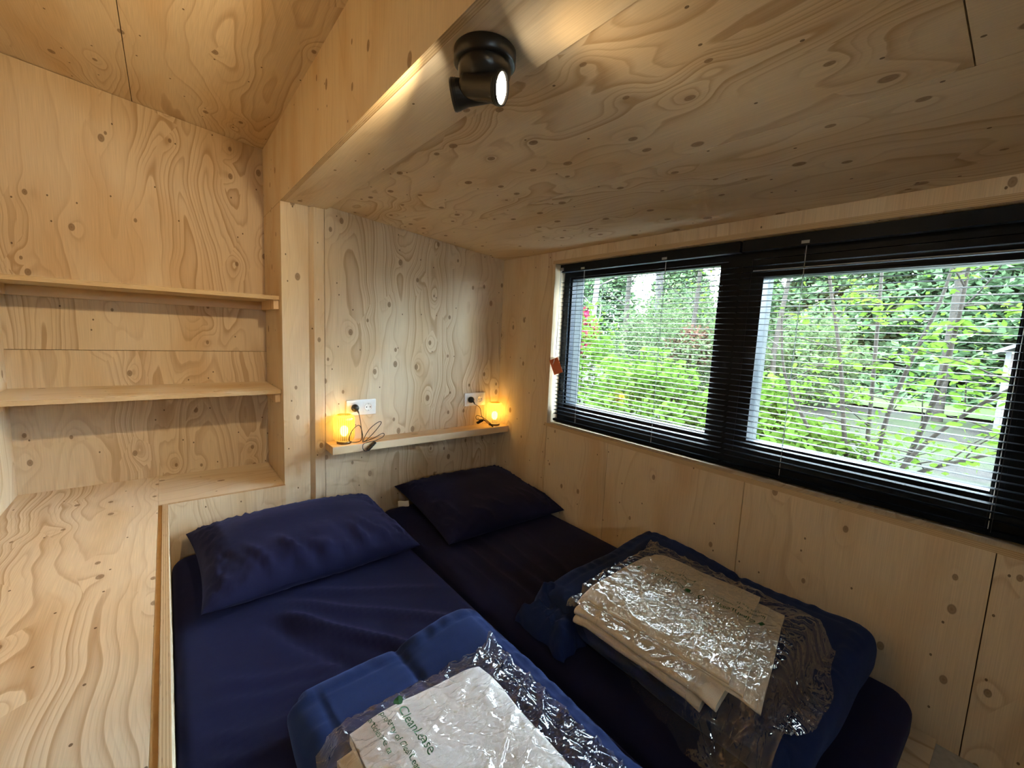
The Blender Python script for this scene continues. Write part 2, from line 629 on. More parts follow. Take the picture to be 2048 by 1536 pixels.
# plastic film
k = NT('clear_plastic_film')
tc = k.n('ShaderNodeTexCoord')
mp = k.n('ShaderNodeMapping')
mp.inputs['Rotation'].default_value = (0, 0, 0.7)
mp.inputs['Scale'].default_value = (1.0, 3.2, 1.0)
k.link(tc.outputs['Object'], mp.inputs[0])
w1_ = k.noise2(mp.outputs[0], 16.0, 2.0, 0.55, dim='3D')
rd = k.m('SUBTRACT', 1.0, k.m('MULTIPLY', k.m('ABSOLUTE', k.m('SUBTRACT', w1_.outputs['Fac'], 0.5)), 9.0), clamp=True)
w2_ = k.noise2(tc.outputs['Object'], 60.0, 2.0, 0.6, dim='3D')
hh = k.m('MULTIPLY_ADD', k.m('MULTIPLY', rd, rd), 0.0013, k.m('MULTIPLY', w2_.outputs['Fac'], 0.0008))
nb = k.bump(hh, 0.8, 1.0)
gl = k.n('ShaderNodeBsdfGlossy')
gl.inputs['Roughness'].default_value = 0.07
gl.inputs['Color'].default_value = (0.95, 0.95, 0.95, 1)
k.link(nb, gl.inputs['Normal'])
tr = k.n('ShaderNodeBsdfTransparent')
tr.inputs[0].default_value = (0.97, 0.97, 0.97, 1)
df = k.n('ShaderNodeBsdfDiffuse')
df.inputs[0].default_value = (0.75, 0.78, 0.82, 1)
lw = k.n('ShaderNodeLayerWeight')
lw.inputs['Blend'].default_value = 0.5
k.link(nb, lw.inputs['Normal'])
fac = k.m('MULTIPLY_ADD', k.m('POWER', lw.outputs['Facing'], 3.0), 0.70, 0.085, clamp=True)
m1 = k.n('ShaderNodeMixShader')
m1.inputs[0].default_value = 0.035
k.link(tr.outputs[0], m1.inputs[1])
k.link(df.outputs[0], m1.inputs[2])
m2 = k.n('ShaderNodeMixShader')
k.link(fac, m2.inputs[0])
k.link(m1.outputs[0], m2.inputs[1])
k.link(gl.outputs[0], m2.inputs[2])
k.link(m2.outputs[0], k.out.inputs[0])
FILM = k.mat

# amber ribbed glass
k = NT('amber_ribbed_glass')
tc = k.n('ShaderNodeTexCoord')
sp = k.n('ShaderNodeSeparateXYZ')
k.link(tc.outputs['Object'], sp.inputs[0])
rb = k.m('FRACT', k.m('MULTIPLY', k.m('ADD', k.m('ARCTAN2', sp.outputs[1], sp.outputs[0]), PI), 34 / (2 * PI)))
side = k.m('MULTIPLY', k.m('GREATER_THAN', sp.outputs[2], 0.02), k.m('LESS_THAN', sp.outputs[2], 0.136))
gv = k.m('MULTIPLY', side, k.ramp(rb, [(0.0, g(1.0)), (0.16, g(0.35)), (0.35, g(0.0)), (0.65, g(0.0)), (0.84, g(0.35)), (1.0, g(1.0))]))
ctr = k.mix(gv, (0.90, 0.66, 0.22, 1), (0.34, 0.20, 0.03, 1))      # dark refraction lines of the ribs, put into the tint at the grooves
tr = k.n('ShaderNodeBsdfTransparent')
k.link(ctr, tr.inputs[0])
tl = k.n('ShaderNodeBsdfTranslucent')
k.link(ctr, tl.inputs[0])
gl = k.n('ShaderNodeBsdfGlossy')
gl.inputs['Roughness'].default_value = 0.12
gl.inputs['Color'].default_value = (0.9, 0.85, 0.6, 1)
m1 = k.n('ShaderNodeMixShader')
m1.inputs[0].default_value = 0.35
k.link(tr.outputs[0], m1.inputs[1])
k.link(tl.outputs[0], m1.inputs[2])
m2 = k.n('ShaderNodeMixShader')
m2.inputs[0].default_value = 0.08
k.link(m1.outputs[0], m2.inputs[1])
k.link(gl.outputs[0], m2.inputs[2])
k.link(m2.outputs[0], k.out.inputs[0])
AMBER = k.mat


def emitter(name, color, strength):
    k = NT(name)
    e = k.n('ShaderNodeEmission')
    e.inputs[0].default_value = (*color, 1)
    e.inputs[1].default_value = strength
    k.link(e.outputs[0], k.out.inputs[0])
    return k.mat


WARM = (1.0, 0.62, 0.26)
LENS = emitter('lit_spot_lens', (1.0, 0.86, 0.62), 30.0)
BULB = emitter('lit_bulb', (1.0, 0.80, 0.45), 9.0)
BRASS = plain('bronze_lamp_metal', (0.20, 0.14, 0.07), 0.35, metal=0.6)

# ================================================================== THE ROOM
PG = 0.0012          # half joint between panels
TH = 0.018           # plywood thickness


def panel(parent, mat, *a, edge=None, **kw):
    return MB().box(*a, edge=edge, **kw).build('plywood_panel', mat if isinstance(mat, list) else [mat], parent)


# floor ------------------------------------------------------------
fl = MB().box(XL - 0.1, XR + 0.1, YF - 0.1, YB + 0.1, -0.12, 0.0).build('floor', GREYFLOOR)
tag(fl, 'light grey smooth floor beside the bed', 'floor', kind='structure')

# wall behind the bed head -----------------------------------------
wh = MB().prism([(XP + 0.055, 0), (XR + 0.14, 0), (XR + 0.14, 1.70), (XP + 0.055, 1.70)], 1, YH + 0.03, YB + 0.08).build('wall_head', BACK)
tag(wh, 'plywood wall behind the bed head with wavy grain and knots', 'wall', kind='structure')
xl, xr = 0.600 + PG, XR - 0.0005
MB().prism([(xl, 0), (xr, 0), (xr, zceil(xr) - 0.001), (xl, zceil(xl) - 0.001)], 1, YH, YH + TH).build('plywood_panel', PLY_HEAD, wh)
# strip beside the pillar with a chamfered left edge, and the pillar face
MB().prism([(0.553, YH), (0.600 - PG, YH), (0.600 - PG, YP + TH), (0.530, YP + TH), (0.530, YP + 0.012)], 2, 0.0, ZB - 0.0005).build('edge_strip', PLY_PIL, wh)
MB().box(XP, 0.5315, YP, YP + TH, 0.0, ZB - 0.0005).build('pillar_board', PLY_PIL, wh)

# shelf bay ---------------------------------------------------------
wb = MB().box(XL - 0.1, XP + 0.1, YB + TH, YB + 0.1, -0.0, 2.2).build('wall_back', BACK)
tag(wb, 'plywood back wall of the shelf bay, lit warm', 'wall', kind='structure')
panel(wb, PLY_BAY2, XL - 0.02, XP, YB, YB + TH, 0.30, 0.95 - PG)
MB().prism([(XL - 0.02, 0.95 + PG), (XP, 0.95 + PG), (XP, zroof(XP) - 0.001), (XL - 0.02, zroof(XL) - 0.001)], 1, YB, YB + TH).build('plywood_panel', PLY_BAY, wb)
ws = MB().box(XP + TH, XP + 0.05, YP + TH, YB + 0.05, 0.0, ZB + 0.3).build('wall_bay_side', BACK)
tag(ws, 'narrow plywood side wall closing the shelf bay at the pillar', 'wall', kind='structure')
panel(ws, PLY_SIDE, XP, XP + TH, YP + TH + 0.0005, YB - 0.001, 0.30, ZB - PG)
panel(ws, PLY_BEAM, XP, XP + TH, YP + 0.001, YB - 0.001, ZB + PG, zroof(XP) - 0.002)

# left wall ----------------------------------------------------------
wl = MB().box(XL - 0.12, XL - TH, YF - 0.1, YB + 0.1, 0.0, 2.25).build('wall_left', BACK)
tag(wl, 'plywood left wall at the edge of the picture', 'wall', kind='structure')
panel(wl, PLY_LEFT, XL - TH, XL, YF, 0.9 - PG, 0.0, zroof(XL) - 0.002)
panel(wl, PLY_LEFT, XL - TH, XL, 0.9 + PG, YB - 0.0005, 0.0, zroof(XL) - 0.002)

# wall behind the camera with a glazed door ----------------------------
def ring(mb, axis, a0, a1, o, i, mi=0):
    """rectangular frame: outer o and inner i = (p0, p1, q0, q1) in the other two axes"""
    oth = [n for n in range(3) if n != axis]
    vs = []
    for a in (a0, a1):
        for (p0, p1, q0, q1) in (o, i):
            for p, q in ((p0, q0), (p1, q0), (p1, q1), (p0, q1)):
                r = [0, 0, 0]
                r[axis], r[oth[0]], r[oth[1]] = a, p, q
                vs.append(tuple(r))
    fs = []
    for n in range(4):
        m = (n + 1) % 4
        fs += [(n, m, 4 + m, 4 + n), (8 + n, 12 + n, 12 + m, 8 + m), (n, 8 + n, 8 + m, m), (4 + n, 4 + m, 12 + m, 12 + n)]
    mb.add(vs, fs, mi)
    return mb


def wf_ring(mb):
    ring(mb, 1, YF - 0.12, YF, (XL - 0.1, XR + 0.14, -0.01, 2.25), (-0.46, 0.39, 0.0, 1.98))


wf = MB()
wf_ring(wf)
wf = wf.build('wall_front', [PLY_FRONT])
tag(wf, 'plywood end wall behind the viewer around the glazed door', 'wall', kind='structure')
dr = empty('door_1', (0.05, YF - 0.06, 0), 'black door with a small pane in the end wall behind the viewer', 'door', kind='structure')
d = MB()
for dx in (-0.46,):
    d = MB()
    ring(d, 1, YF - 0.09, YF - 0.03, (dx + 0.001, dx + 0.849, 0.0, 1.98), (dx + 0.32, dx + 0.53, 1.35, 1.60))
    d.build('door_leaf', FRAME, dr)
    MB().box(dx + 0.32, dx + 0.53, YF - 0.065, YF - 0.059, 1.35, 1.60).build('pane', GLASS, dr)

# ceilings ---------------------------------------------------------------
ce = MB().prism([(XB - 0.02, zceil(XB) + TH + 0.001), (XR + 0.14, zceil(XR + 0.14) + TH + 0.001), (XR + 0.14, 2.1), (XB - 0.02, 2.1)], 1, YF - 0.1, YB + 0.1).build('ceiling', BACK)
tag(ce, 'sloping plywood ceiling over the bed nook', 'ceiling', kind='structure')


def cpanel(x0, x1, y0, y1, mat, zf, parent):
    return MB().prism([(x0, zf(x0)), (x1, zf(x1)), (x1, zf(x1) + TH), (x0, zf(x0) + TH)], 1, y0, y1).build('plywood_panel', mat, parent)


XS = 1.130
cpanel(XB - 0.015, XS - PG, 0.143 + PG, YH + 0.02, PLY_CEIL, zceil, ce)
cpanel(XB - 0.015, XS - PG, YF, 0.143 - PG, PLY_CEIL2, zceil, ce)
cpanel(XS + PG, XR + 0.02, YF, YH + 0.02, PLY_CEIL2, zceil, ce)
rf = MB().prism([(XL - 0.1, zroof(XL - 0.1) + TH), (XP + 0.1, zroof(XP + 0.1) + TH), (XP + 0.1, 2.4), (XL - 0.1, 2.4)], 1, YF - 0.1, YB + 0.1).build('ceiling_left', BACK)
tag(rf, 'sloping plywood ceiling above the shelf bay, left of the beam', 'ceiling', kind='structure')
cpanel(XL - 0.02, -0.078 - PG, YF, YB + 0.01, PLY_ROOF, zroof, rf)
cpanel(-0.078 + PG, XP + 0.01, YF, YB + 0.01, PLY_ROOF, zroof, rf)

# beam -----------------------------------------------------------------------
bmr = MB().box(XP + TH, XB - 0.03, YF, YP + 0.01, ZB + TH, 2.15).build('trim_1', BACK)
tag(bmr, 'boxed plywood ceiling beam carrying the black spotlight', 'beam', kind='structure')
MB().box(XP, XP + TH, YF, YP - 0.0005, ZB + 0.0005, zroof(XP) + 0.015, edge={2: 1}).build('side_board', [PLY_BEAM, EDGE_X], bmr)
MB().box(XP + TH + 0.0003, XB, YF, YP - 0.0005, ZB, ZB + TH).build('underside_board', [PLY_BEAMB], bmr)

# window wall ------------------------------------------------------------------
WY0, WY1, WZ0, WZ1 = -0.06, 1.738, 0.612, 1.491       # clear opening inside the lining
L = 0.0185
wr = MB()
ring(wr, 0, XR + TH, XR + 0.14, (YF - 0.1, YH + 0.05, 0.0, 1.75), (WY0 - L, WY1 + L, WZ0 - L, WZ1 + L))
wr = wr.build('wall_right', BACK)
tag(wr, 'plywood wall under and around the black window', 'wall', kind='structure')


def rpanel(y0, y1, z0, z1, i):
    return MB().box(XR, XR + TH, y0 + PG, y1 - PG, z0, z1).build('plywood_panel', PLY_RIGHT[i], wr)


ZT = zceil(XR) - 0.001
rpanel(WY1, YH + 0.02, 0.0, ZT, 0)
rpanel(WY0 - 0.3, WY1, WZ1 + L, ZT, 1)
rpanel(1.30, WY1, 0.0, WZ0 - L, 2)
rpanel(0.658, 1.30, 0.0, WZ0 - L, 3)
rpanel(0.026, 0.658, 0.0, WZ0 - L, 4)
rpanel(-0.6, 0.026, 0.0, WZ0 - L, 1)
rpanel(-0.6, WY0 - 0.3, WZ0 - L, ZT, 2)
rpanel(WY0 - 0.3, WY0 - L, WZ0 - L, WZ1 + L, 3)
rpanel(YF, -0.6, 0.0, ZT, 0)

# window -----------------------------------------------------------------------
w1 = empty('window_1', (XR + 0.09, 0.84, WZ0), 'wide black framed window with two panes above the bed', 'window', kind='structure')
MB().box(XR - 0.0015, XR + 0.09, WY0 - L, WY1 + L, WZ0 - L, WZ0, edge={0: 1}).build('sill_board', [PLY_SHELF, EDGE_Z], w1)
MB().box(XR - 0.0015, XR + 0.09, WY0 - L, WY1 + L, WZ1, WZ1 + L, edge={0: 1}).build('head_board', [PLY_SHELF, EDGE_Z], w1)
MB().box(XR - 0.0003, XR + 0.09, WY1, WY1 + L, WZ0, WZ1).build('jamb_board', [PLY_RIGHT[0]], w1)
MB().box(XR - 0.0003, XR + 0.09, WY0 - L, WY0, WZ0, WZ1).build('jamb_board', [PLY_RIGHT[0]], w1)
FX0, FX1 = XR + 0.078, XR + 0.125
f = ring(MB(), 0, FX0, FX1, (WY0, WY1, WZ0, WZ1), (0.035, 1.700, 0.690, 1.425))
f.build('outer_frame', FRAME, w1)
MB().box(FX0 - 0.004, FX1, 0.745, 0.835, 0.690, 1.425).build('mullion', FRAME, w1)
ring(MB(), 0, FX0 + 0.012, FX1 - 0.002, (0.835, 1.700, 0.690, 1.425), (0.873, 1.688, 0.728, 1.415)).build('glazing_bead', FRAME, w1)
ring(MB(), 0, FX0 - 0.002, FX1 - 0.002, (0.035, 0.745, 0.690, 1.4215), (0.060, 0.700, 0.735, 1.352)).build('sash', FRAME, w1)
MB().box(FX0 - 0.0045, FX0 - 0.002, 0.060, 0.740, 1.3795, 1.3830).build('gap_light_strip', GREYALU, w1)  # pale strip standing in for the bright line of light above the sash
MB().box(FX1 - 0.020, FX1 - 0.014, 0.870, 1.692, 0.722, 1.420).build('pane', GLASS, w1)
MB().box(FX1 - 0.020, FX1 - 0.014, 0.055, 0.705, 0.728, 1.358).build('pane', GLASS, w1)
ring(MB(), 0, FX1, FX1 + 0.06, (0.845, 1.715, 0.675, 1.44), (0.873, 1.688, 0.690, 1.424)).build('outer_reveal', OUTGREY, w1)
ring(MB(), 0, FX1, FX1 + 0.06, (0.020, 0.735, 0.675, 1.44), (0.050, 0.706, 0.690, 1.385)).build('outer_reveal', OUTGREY, w1)

# ================================================================== VENETIAN BLINDS
SX = XR + 0.038
PITCH = 0.0213
NS = 35


def slat_mesh(length):
    m_ = MB()
    n = 6
    top, bot = [], []
    for i in range(n + 1):
        t = -1 + 2 * i / n
        x = t * 0.0125
        z = 0.0016 * (1 - t * t)
        top.append((x, z + 0.00025))
        bot.append((x, z - 0.00025))
    m_.prism(top + bot[::-1], 1, -length / 2, length / 2)
    me = bpy.data.meshes.new('slat')
    me.from_pydata(m_.v, [], m_.f)
    me.materials.append(SLAT)
    me.polygons.foreach_set('use_smooth', [False] * len(m_.f))
    me.update()
    return me


def blind(y0, y1, ladders, label):
    b = empty('venetian_blind', (SX, (y0 + y1) / 2, 1.485), label, 'blind', 'black venetian blinds on the window')
    MB().box(SX - 0.014, SX + 0.014, y0, y1, 1.447, 1.487).build('head_rail', FRAME, b)
    o = rounded_box(0.0125, (y1 - y0) / 2, 0.007, 0.005, 0.2)
    o.v = [(p[0] + SX, p[1] + (y0 + y1) / 2, p[2] + 0.634) for p in o.v]
    o.build('bottom_rail', SLAT, b)
    me = slat_mesh(y1 - y0 - 0.004)
    wl_ = world_loc(b)
    for i in range(NS):
        z = 0.668 + i * PITCH
        s = bpy.data.objects.new('slat', me)
        col.objects.link(s)
        s.parent = b
        s.location = (random.uniform(-.0004, .0004), random.uniform(-.0008, .0008), z - wl_.z + random.uniform(-.0004, .0004))
        s.rotation_euler = (random.uniform(-.0006, .0006), math.radians(-0.5 + random.uniform(-.7, .7)), 0)
    for y in ladders:
        for sd in (-1, 1):
            MB().tube([(SX + sd * 0.0135, y + sd * 0.006, 1.447), (SX + sd * 0.0135, y + sd * 0.006, 0.636)], 0.0006, 5).build('ladder_cord', DARKCORD, b)
        MB().tube([(SX, y, 1.447), (SX + 0.001, y, 1.0), (SX, y, 0.636)], 0.0007, 6).build('lift_cord', WHITECORD, b)
        MB().box(SX - 0.0148, SX - 0.0138, y - 0.012, y + 0.012, 1.452, 1.462).build('rail_clip', GREYALU, b)
    return b


bl1 = blind(0.775, 1.722, [1.56, 1.09], 'black slatted blind over the left pane, nearest the bed head')
bl2 = blind(-0.045, 0.765, [0.56, 0.05], 'black slatted blind over the right pane at the picture edge')
# pull cords at the left end
for dy in (0.0, -0.006):
    MB().tube(catmull([(SX - 0.014, 1.712 + dy, 1.462), (SX - 0.021, 1.713 + dy, 1.43), (SX - 0.034, 1.700 + dy, 1.2), (SX - 0.046, 1.690, 0.975)]), 0.0014, 6).build('pull_cord', WHITECORD, bl1)
MB().box(SX - 0.021, SX - 0.010, 1.697, 1.720, 1.455, 1.470).build('cord_lock', GREYALU, bl1)
# orange tag hanging on the cord
TX, TY, TZ = SX - 0.050, 1.692, 0.975
tg = empty('hang_tag', (TX, TY, TZ), 'orange card tag hanging from the white blind cord', 'tag')
tb = MB()
ang = math.radians(24)
P8 = []
for dx in (0.0, 0.0009):
    for (p0, p1) in [(-0.027, 0.008), (0.027, 0.008), (0.027, -0.078), (-0.027, -0.078)]:
        a_, b_ = p0 * math.cos(ang) + p1 * math.sin(ang), -p0 * math.sin(ang) + p1 * math.cos(ang)
        P8.append((TX - 0.004 - dx - 0.35 * a_, TY + 0.94 * a_, TZ - 0.004 + b_))
tb.add(P8, [(0, 1, 2, 3), (7, 6, 5, 4), (0, 4, 5, 1), (1, 5, 6, 2), (2, 6, 7, 3), (3, 7, 4, 0)])
tb.build('card', ORANGE, tg)
MB().tube(catmull([(TX + 0.004, TY - 0.002, TZ), (TX - 0.004, TY - 0.002, TZ + 0.002), (TX - 0.009, TY - 0.004, TZ - 0.010), (TX - 0.009, TY + 0.003, TZ - 0.026)]), 0.0013, 6).build('string', WHITECORD, tg)

# ================================================================== COUNTER, SHELVES
ct = empty('plywood_counter', (-0.27, 1.3, 0), 'low plywood counter running along the left wall into the shelf bay', 'counter')
ZC = 0.340
MB().box(XL + 0.0005, -0.0515, -0.6, YB - 0.0005, ZC - TH, ZC).build('counter_top', [PLY_TOP], ct)
MB().box(-0.0510, XP - 0.0005, YP + 0.0005, YB - 0.0005, ZC - TH, ZC).build('ledge_top', [PLY_SHELF], ct)
MB().box(-0.0385, -0.0195, -0.6, YP + 0.0, 0.0, ZC + 0.001, edge={2: 1}).build('edge_board', [PLY_LEFT, EDGE_X], ct)
MB().box(-0.0190, XP, YP - TH, YP - 0.0002, 0.0, ZC + 0.002, edge={2: 1}).build('ledge_front', [PLY_FRONT, EDGE_Z], ct)
MB().box(-0.0510, -0.0390, -0.6, YP - 0.0005, ZC - 0.06, ZC - 0.003).build('filler_strip', STRIP, ct)


def bay_shelf(ztop, label):
    s = empty('wall_shelf', (-0.05, 2.44, ztop), label, 'shelf', 'plywood shelves in the bay')
    MB().box(XL + 0.001, XP - 0.002, 2.255, YB - 0.001, ztop - TH, ztop, edge={1: 1}).build('shelf_board', [PLY_SHELF, EDGE_Z], s)
    MB().box(XP - 0.022, XP - 0.0008, 2.275, YB - 0.024, ztop - TH - 0.042, ztop - TH - 0.0004).build('side_batten', PINE, s)
    MB().box(XL + 0.001, XL + 0.022, 2.275, YB - 0.024, ztop - TH - 0.042, ztop - TH - 0.0004).build('side_batten', PINE, s)
    MB().box(XL + 0.001, XP - 0.002, YB - 0.023, YB - 0.001, ztop - TH - 0.042, ztop - TH - 0.0004).build('back_batten', PINE, s)
    return s


bay_shelf(1.229, 'upper plywood shelf of the bay, above eye level seen from below')
bay_shelf(0.790, 'lower plywood shelf of the bay, its top surface visible')

hs = rounded_box((XR - 0.600) / 2 - 0.001, 0.0575, 0.0195, 0.002, 0.4)
hs.v = [(p[0] + (XR + 0.600) / 2, p[1] + 2.142, p[2] + 0.5075) for p in hs.v]
hs.sm = [False] * len(hs.sm)
hs = hs.build('head_shelf', PINE)
rebase(hs, ((XR + 0.6) / 2, 2.142, 0.488))
tag(hs, 'thick pine shelf on the wall behind the bed head holding two lamps', 'shelf')

# bed platform
bp = MB().box(-0.018, XR - 0.001, 0.072, YH - 0.012, 0.0, 0.012).build('bed_platform', [PLY_CEIL2])
rebase(bp, (0.83, 1.1, 0))
tag(bp, 'low plywood platform board under the mattresses', 'platform')

# ================================================================== SOCKETS
def socket(xc, label):
    zc = 0.691
    s = empty('double_socket', (xc, YH, zc), label, 'socket', 'double wall sockets over the head shelf')
    p = rounded_box(0.0765, 0.0045, 0.0405, 0.004, 0.1)
    p.v = [(a + xc, b + YH - 0.0045, c_ + zc) for a, b, c_ in p.v]
    p.build('cover_frame', WHITEPL, s)
    for dx in (-0.0355, 0.0355):
        Mx = Matrix.Translation((xc + dx, YH - 0.0092, zc)) @ Matrix.Rotation(PI / 2, 4, 'X')
        o = MB()
        # square insert with a round well
        o.box(xc + dx - 0.0275, xc + dx + 0.0275, YH - 0.0103, YH - 0.009, zc - 0.0275, zc + 0.0275)
        o.lathe([(0.0215, 0.0011), (0.0205, 0.0026), (0.0190, 0.0026), (0.0180, 0.0013), (0.0, 0.0013)], 28, Mx)
        ou = o.build('outlet', WHITEPL, s)
        for hx in (-0.0095, 0.0095):
            MB().lathe([(0.0027, 0.0012), (0.0027, 0.0020), (0.0, 0.0020)], 12, Matrix.Translation((hx, 0, 0)) @ Mx).build('pin_hole', BLACKPL, ou)
        for hz in (-0.0165, 0.0165):
            MB().box(xc + dx - 0.002, xc + dx + 0.002, YH - 0.0118, YH - 0.0104, zc + hz - 0.002, zc + hz + 0.002).build('earth_clip', GREYALU, ou)
    return s


socket(0.776, 'white double wall socket behind the left glowing lamp')
socket(1.481, 'white double wall socket beside the right glowing lamp near the corner')


# ================================================================== TABLE LAMPS
def table_lamp(x, y, label, plug_x, cord_pts, switch, tail):
    z0 = 0.527
    t = empty('table_lamp', (x, y, z0), label, 'lamp', 'amber ribbed glass table lamps')
    T = Matrix.Translation((x, y, z0))
    MB().lathe([(0.0, 0.0), (0.034, 0.0), (0.035, 0.002), (0.035, 0.010), (0.033, 0.013), (0.0, 0.013)], 36, T).build('base', BRASS, t)

    def flute(w, z):
        return 1.0 + 0.024 * abs(math.sin((w + PI) * 17)) * sstep(0.014, 0.024, z) * (1 - sstep(0.130, 0.142, z))
    prof = [(0.036, 0.0135), (0.043, 0.017), (0.0475, 0.025), (0.049, 0.035), (0.049, 0.060), (0.049, 0.090), (0.049, 0.118), (0.0475, 0.130), (0.043, 0.139), (0.034, 0.144), (0.030, 0.1445), (0.030, 0.1425), (0.034, 0.1415)]
    MB().lathe(prof, 204, T, flute=flute).build('glass_shade', AMBER, t)
    MB().lathe([(0.0, 0.0135), (0.014, 0.0135), (0.014, 0.036), (0.0, 0.036)], 20, T).build('bulb_holder', BLACKMETAL, t)
    MB().lathe([(0.010, 0.0365), (0.017, 0.048), (0.020, 0.062), (0.018, 0.076), (0.010, 0.086), (0.0, 0.089)], 20, T).build('bulb', BULB, t)
    ld = bpy.data.lights.new('bulb_light', 'POINT')
    ld.energy = 0.55
    ld.color = (1.0, 0.72, 0.27)
    ld.shadow_soft_size = 0.022
    lo = bpy.data.objects.new('bulb_light', ld)
    col.objects.link(lo)
    lo.parent = t
    lo.location = (0, 0, 0.105)
    MB().tube(catmull(cord_pts, 7), 0.0019, 7).build('power_cord', BLACKPL, t)
    # plug in the left outlet
    o = MB()
    Mx = Matrix.Translation((plug_x, YH - 0.0115, 0.691)) @ Matrix.Rotation(PI / 2, 4, 'X')
    o.lathe([(0.0, 0.0), (0.0185, 0.0), (0.0190, 0.004), (0.0185, 0.012), (0.0150, 0.020), (0.0105, 0.026), (0.0, 0.027)], 24, Mx)
    o.tube([(plug_x, YH - 0.032, 0.688), (plug_x + 0.005, YH - 0.040, 0.680), (plug_x + 0.010, YH - 0.043, 0.668)], 0.0045, 8, radii=[0.006, 0.005, 0.0028])
    o.build('plug', BLACKPL, t)
    p, q = Vector(switch[0]), Vector(switch[1])
    sw = rounded_box((q - p).length / 2, 0.0105, 0.0065, 0.005, 0.02)
    X = (q - p).normalized()
    Z = Vector((0, 0, 1))
    Z = (Z - X * Z.dot(X)).normalized()
    Y = Z.cross(X)
    mid = (p + q) / 2
    sw.v = [tuple(mid + X * a + Y * b + Z * c_) for a, b, c_ in sw.v]
    so = sw.build('cord_switch', BLACKPL, t)
    k2 = mid + Z * 0.0075
    MB().lathe([(0.006, -0.002), (0.006, 0.001), (0.0, 0.0015)], 14, frame_to(Z, k2)).build('rocker', BLACKMETAL, so)
    return t


zs = 0.527
table_lamp(0.672, 2.140, 'ribbed amber glass lamp glowing at the left end of the head shelf', 0.7405,
           [(0.7505, 2.157, 0.668), (0.757, 2.150, 0.62), (0.760, 2.140, 0.56), (0.745, 2.118, 0.534), (0.700, 2.085, 0.540),
            (0.672, 2.066, 0.560), (0.690, 2.070, 0.605), (0.728, 2.085, 0.622), (0.748, 2.095, 0.570), (0.752, 2.098, 0.531), (0.800, 2.110, 0.560),
            (0.852, 2.120, 0.612), (0.838, 2.118, 0.622), (0.785, 2.106, 0.590), (0.754, 2.098, 0.536), (0.810, 2.112, 0.542), (0.862, 2.120, 0.560), (0.866, 2.118, 0.544), (0.820, 2.104, 0.531),
            (0.776, 2.094, 0.529), (0.748, 2.084, 0.524), (0.742, 2.074, 0.505), (0.752, 2.070, 0.492), (0.766, 2.0715, 0.493)],
           ((0.764, 2.0715, 0.494), (0.806, 2.076, 0.532)), None)
table_lamp(1.598, 2.140, 'ribbed amber glass lamp glowing at the corner end of the head shelf', 1.4455,
           [(1.4555, 2.157, 0.668), (1.487, 2.146, 0.645), (1.497, 2.140, 0.60), (1.505, 2.125, 0.575), (1.520, 2.110, 0.555), (1.548, 2.095, 0.532), (1.556, 2.096, 0.531),
            (1.530, 2.105, 0.560), (1.490, 2.118, 0.590), (1.452, 2.125, 0.602), (1.450, 2.122, 0.580), (1.490, 2.112, 0.575), (1.530, 2.100, 0.545), (1.552, 2.100, 0.531),
            (1.540, 2.104, 0.545), (1.506, 2.112, 0.572), (1.488, 2.118, 0.573)],
           ((1.494, 2.116, 0.574), (1.452, 2.120, 0.556)), None)

# ================================================================== CEILING SPOTLIGHTS
def spotlight(LC, label, heads):
    LC = Vector(LC)
    sl = empty('ceiling_spotlight', LC, label, 'spotlight', 'black ceiling spotlights')
    Mdown = Matrix.Translation(LC) @ Matrix.Rotation(PI, 4, 'X')
    MB().lathe([(0.0, 0.0), (0.058, 0.0), (0.060, 0.002), (0.060, 0.024), (0.0575, 0.0265), (0.046, 0.0275), (0.0, 0.0275)], 48, Mdown).build('ceiling_rose', BLACKMETAL, sl)
    MB().lathe([(0.051, 0.0270), (0.0515, 0.040), (0.047, 0.053), (0.034, 0.061), (0.0, 0.064)], 40, Mdown).build('swivel_hub', BLACKMETAL, sl)
    MB().tube([LC + Vector((0.058, -0.017, -0.012)), LC + Vector((0.061, -0.018, -0.012))], 0.002, 8).build('fixing_screw', GREYALU, sl)
    for off, axis, watts, spread in heads:
        c_ = LC + Vector(off)
        d_ = Vector(axis).normalized()
        Mh = frame_to(d_, c_)
        ho = MB().lathe([(0.0, -0.046), (0.018, -0.046), (0.023, -0.043), (0.0245, -0.036), (0.0245, 0.010), (0.0275, 0.024), (0.0290, 0.034), (0.0290, 0.038), (0.0265, 0.038), (0.0255, 0.032), (0.0255, 0.030)], 40, Mh).build('lamp_head', BLACKMETAL, sl)
        for i in range(3):
            z = 0.0265 + i * 0.0035
            rr = 0.0285 + 0.0004 * i
            MB().lathe([(rr, z), (rr + 0.0007, z + 0.0008), (rr, z + 0.0016)], 40, Mh).build('grip_rib', BLACKMETAL, ho)
        MB().lathe([(0.0256, 0.0335), (0.020, 0.0345), (0.0, 0.0352)], 32, Mh).build('lens', LENS, ho)
        MB().tube([LC + Vector((off[0] * 0.5, off[1] * 0.5, -0.052)), c_ + Vector((0, 0, 0.008))], 0.012, 14).build('swivel_arm', BLACKMETAL, sl)
        ld = bpy.data.lights.new('spot_beam', 'SPOT')
        ld.energy = watts
        ld.color = (1.0, 0.75, 0.40)
        ld.spot_size = math.radians(spread)
        ld.spot_blend = 0.75
        ld.shadow_soft_size = 0.02
        lo = bpy.data.objects.new('spot_beam', ld)
        col.objects.link(lo)
        lo.parent = sl
        lo.location = c_ + d_ * 0.045 - LC
        lo.rotation_euler = d_.to_track_quat('-Z', 'Y').to_euler()
    return sl


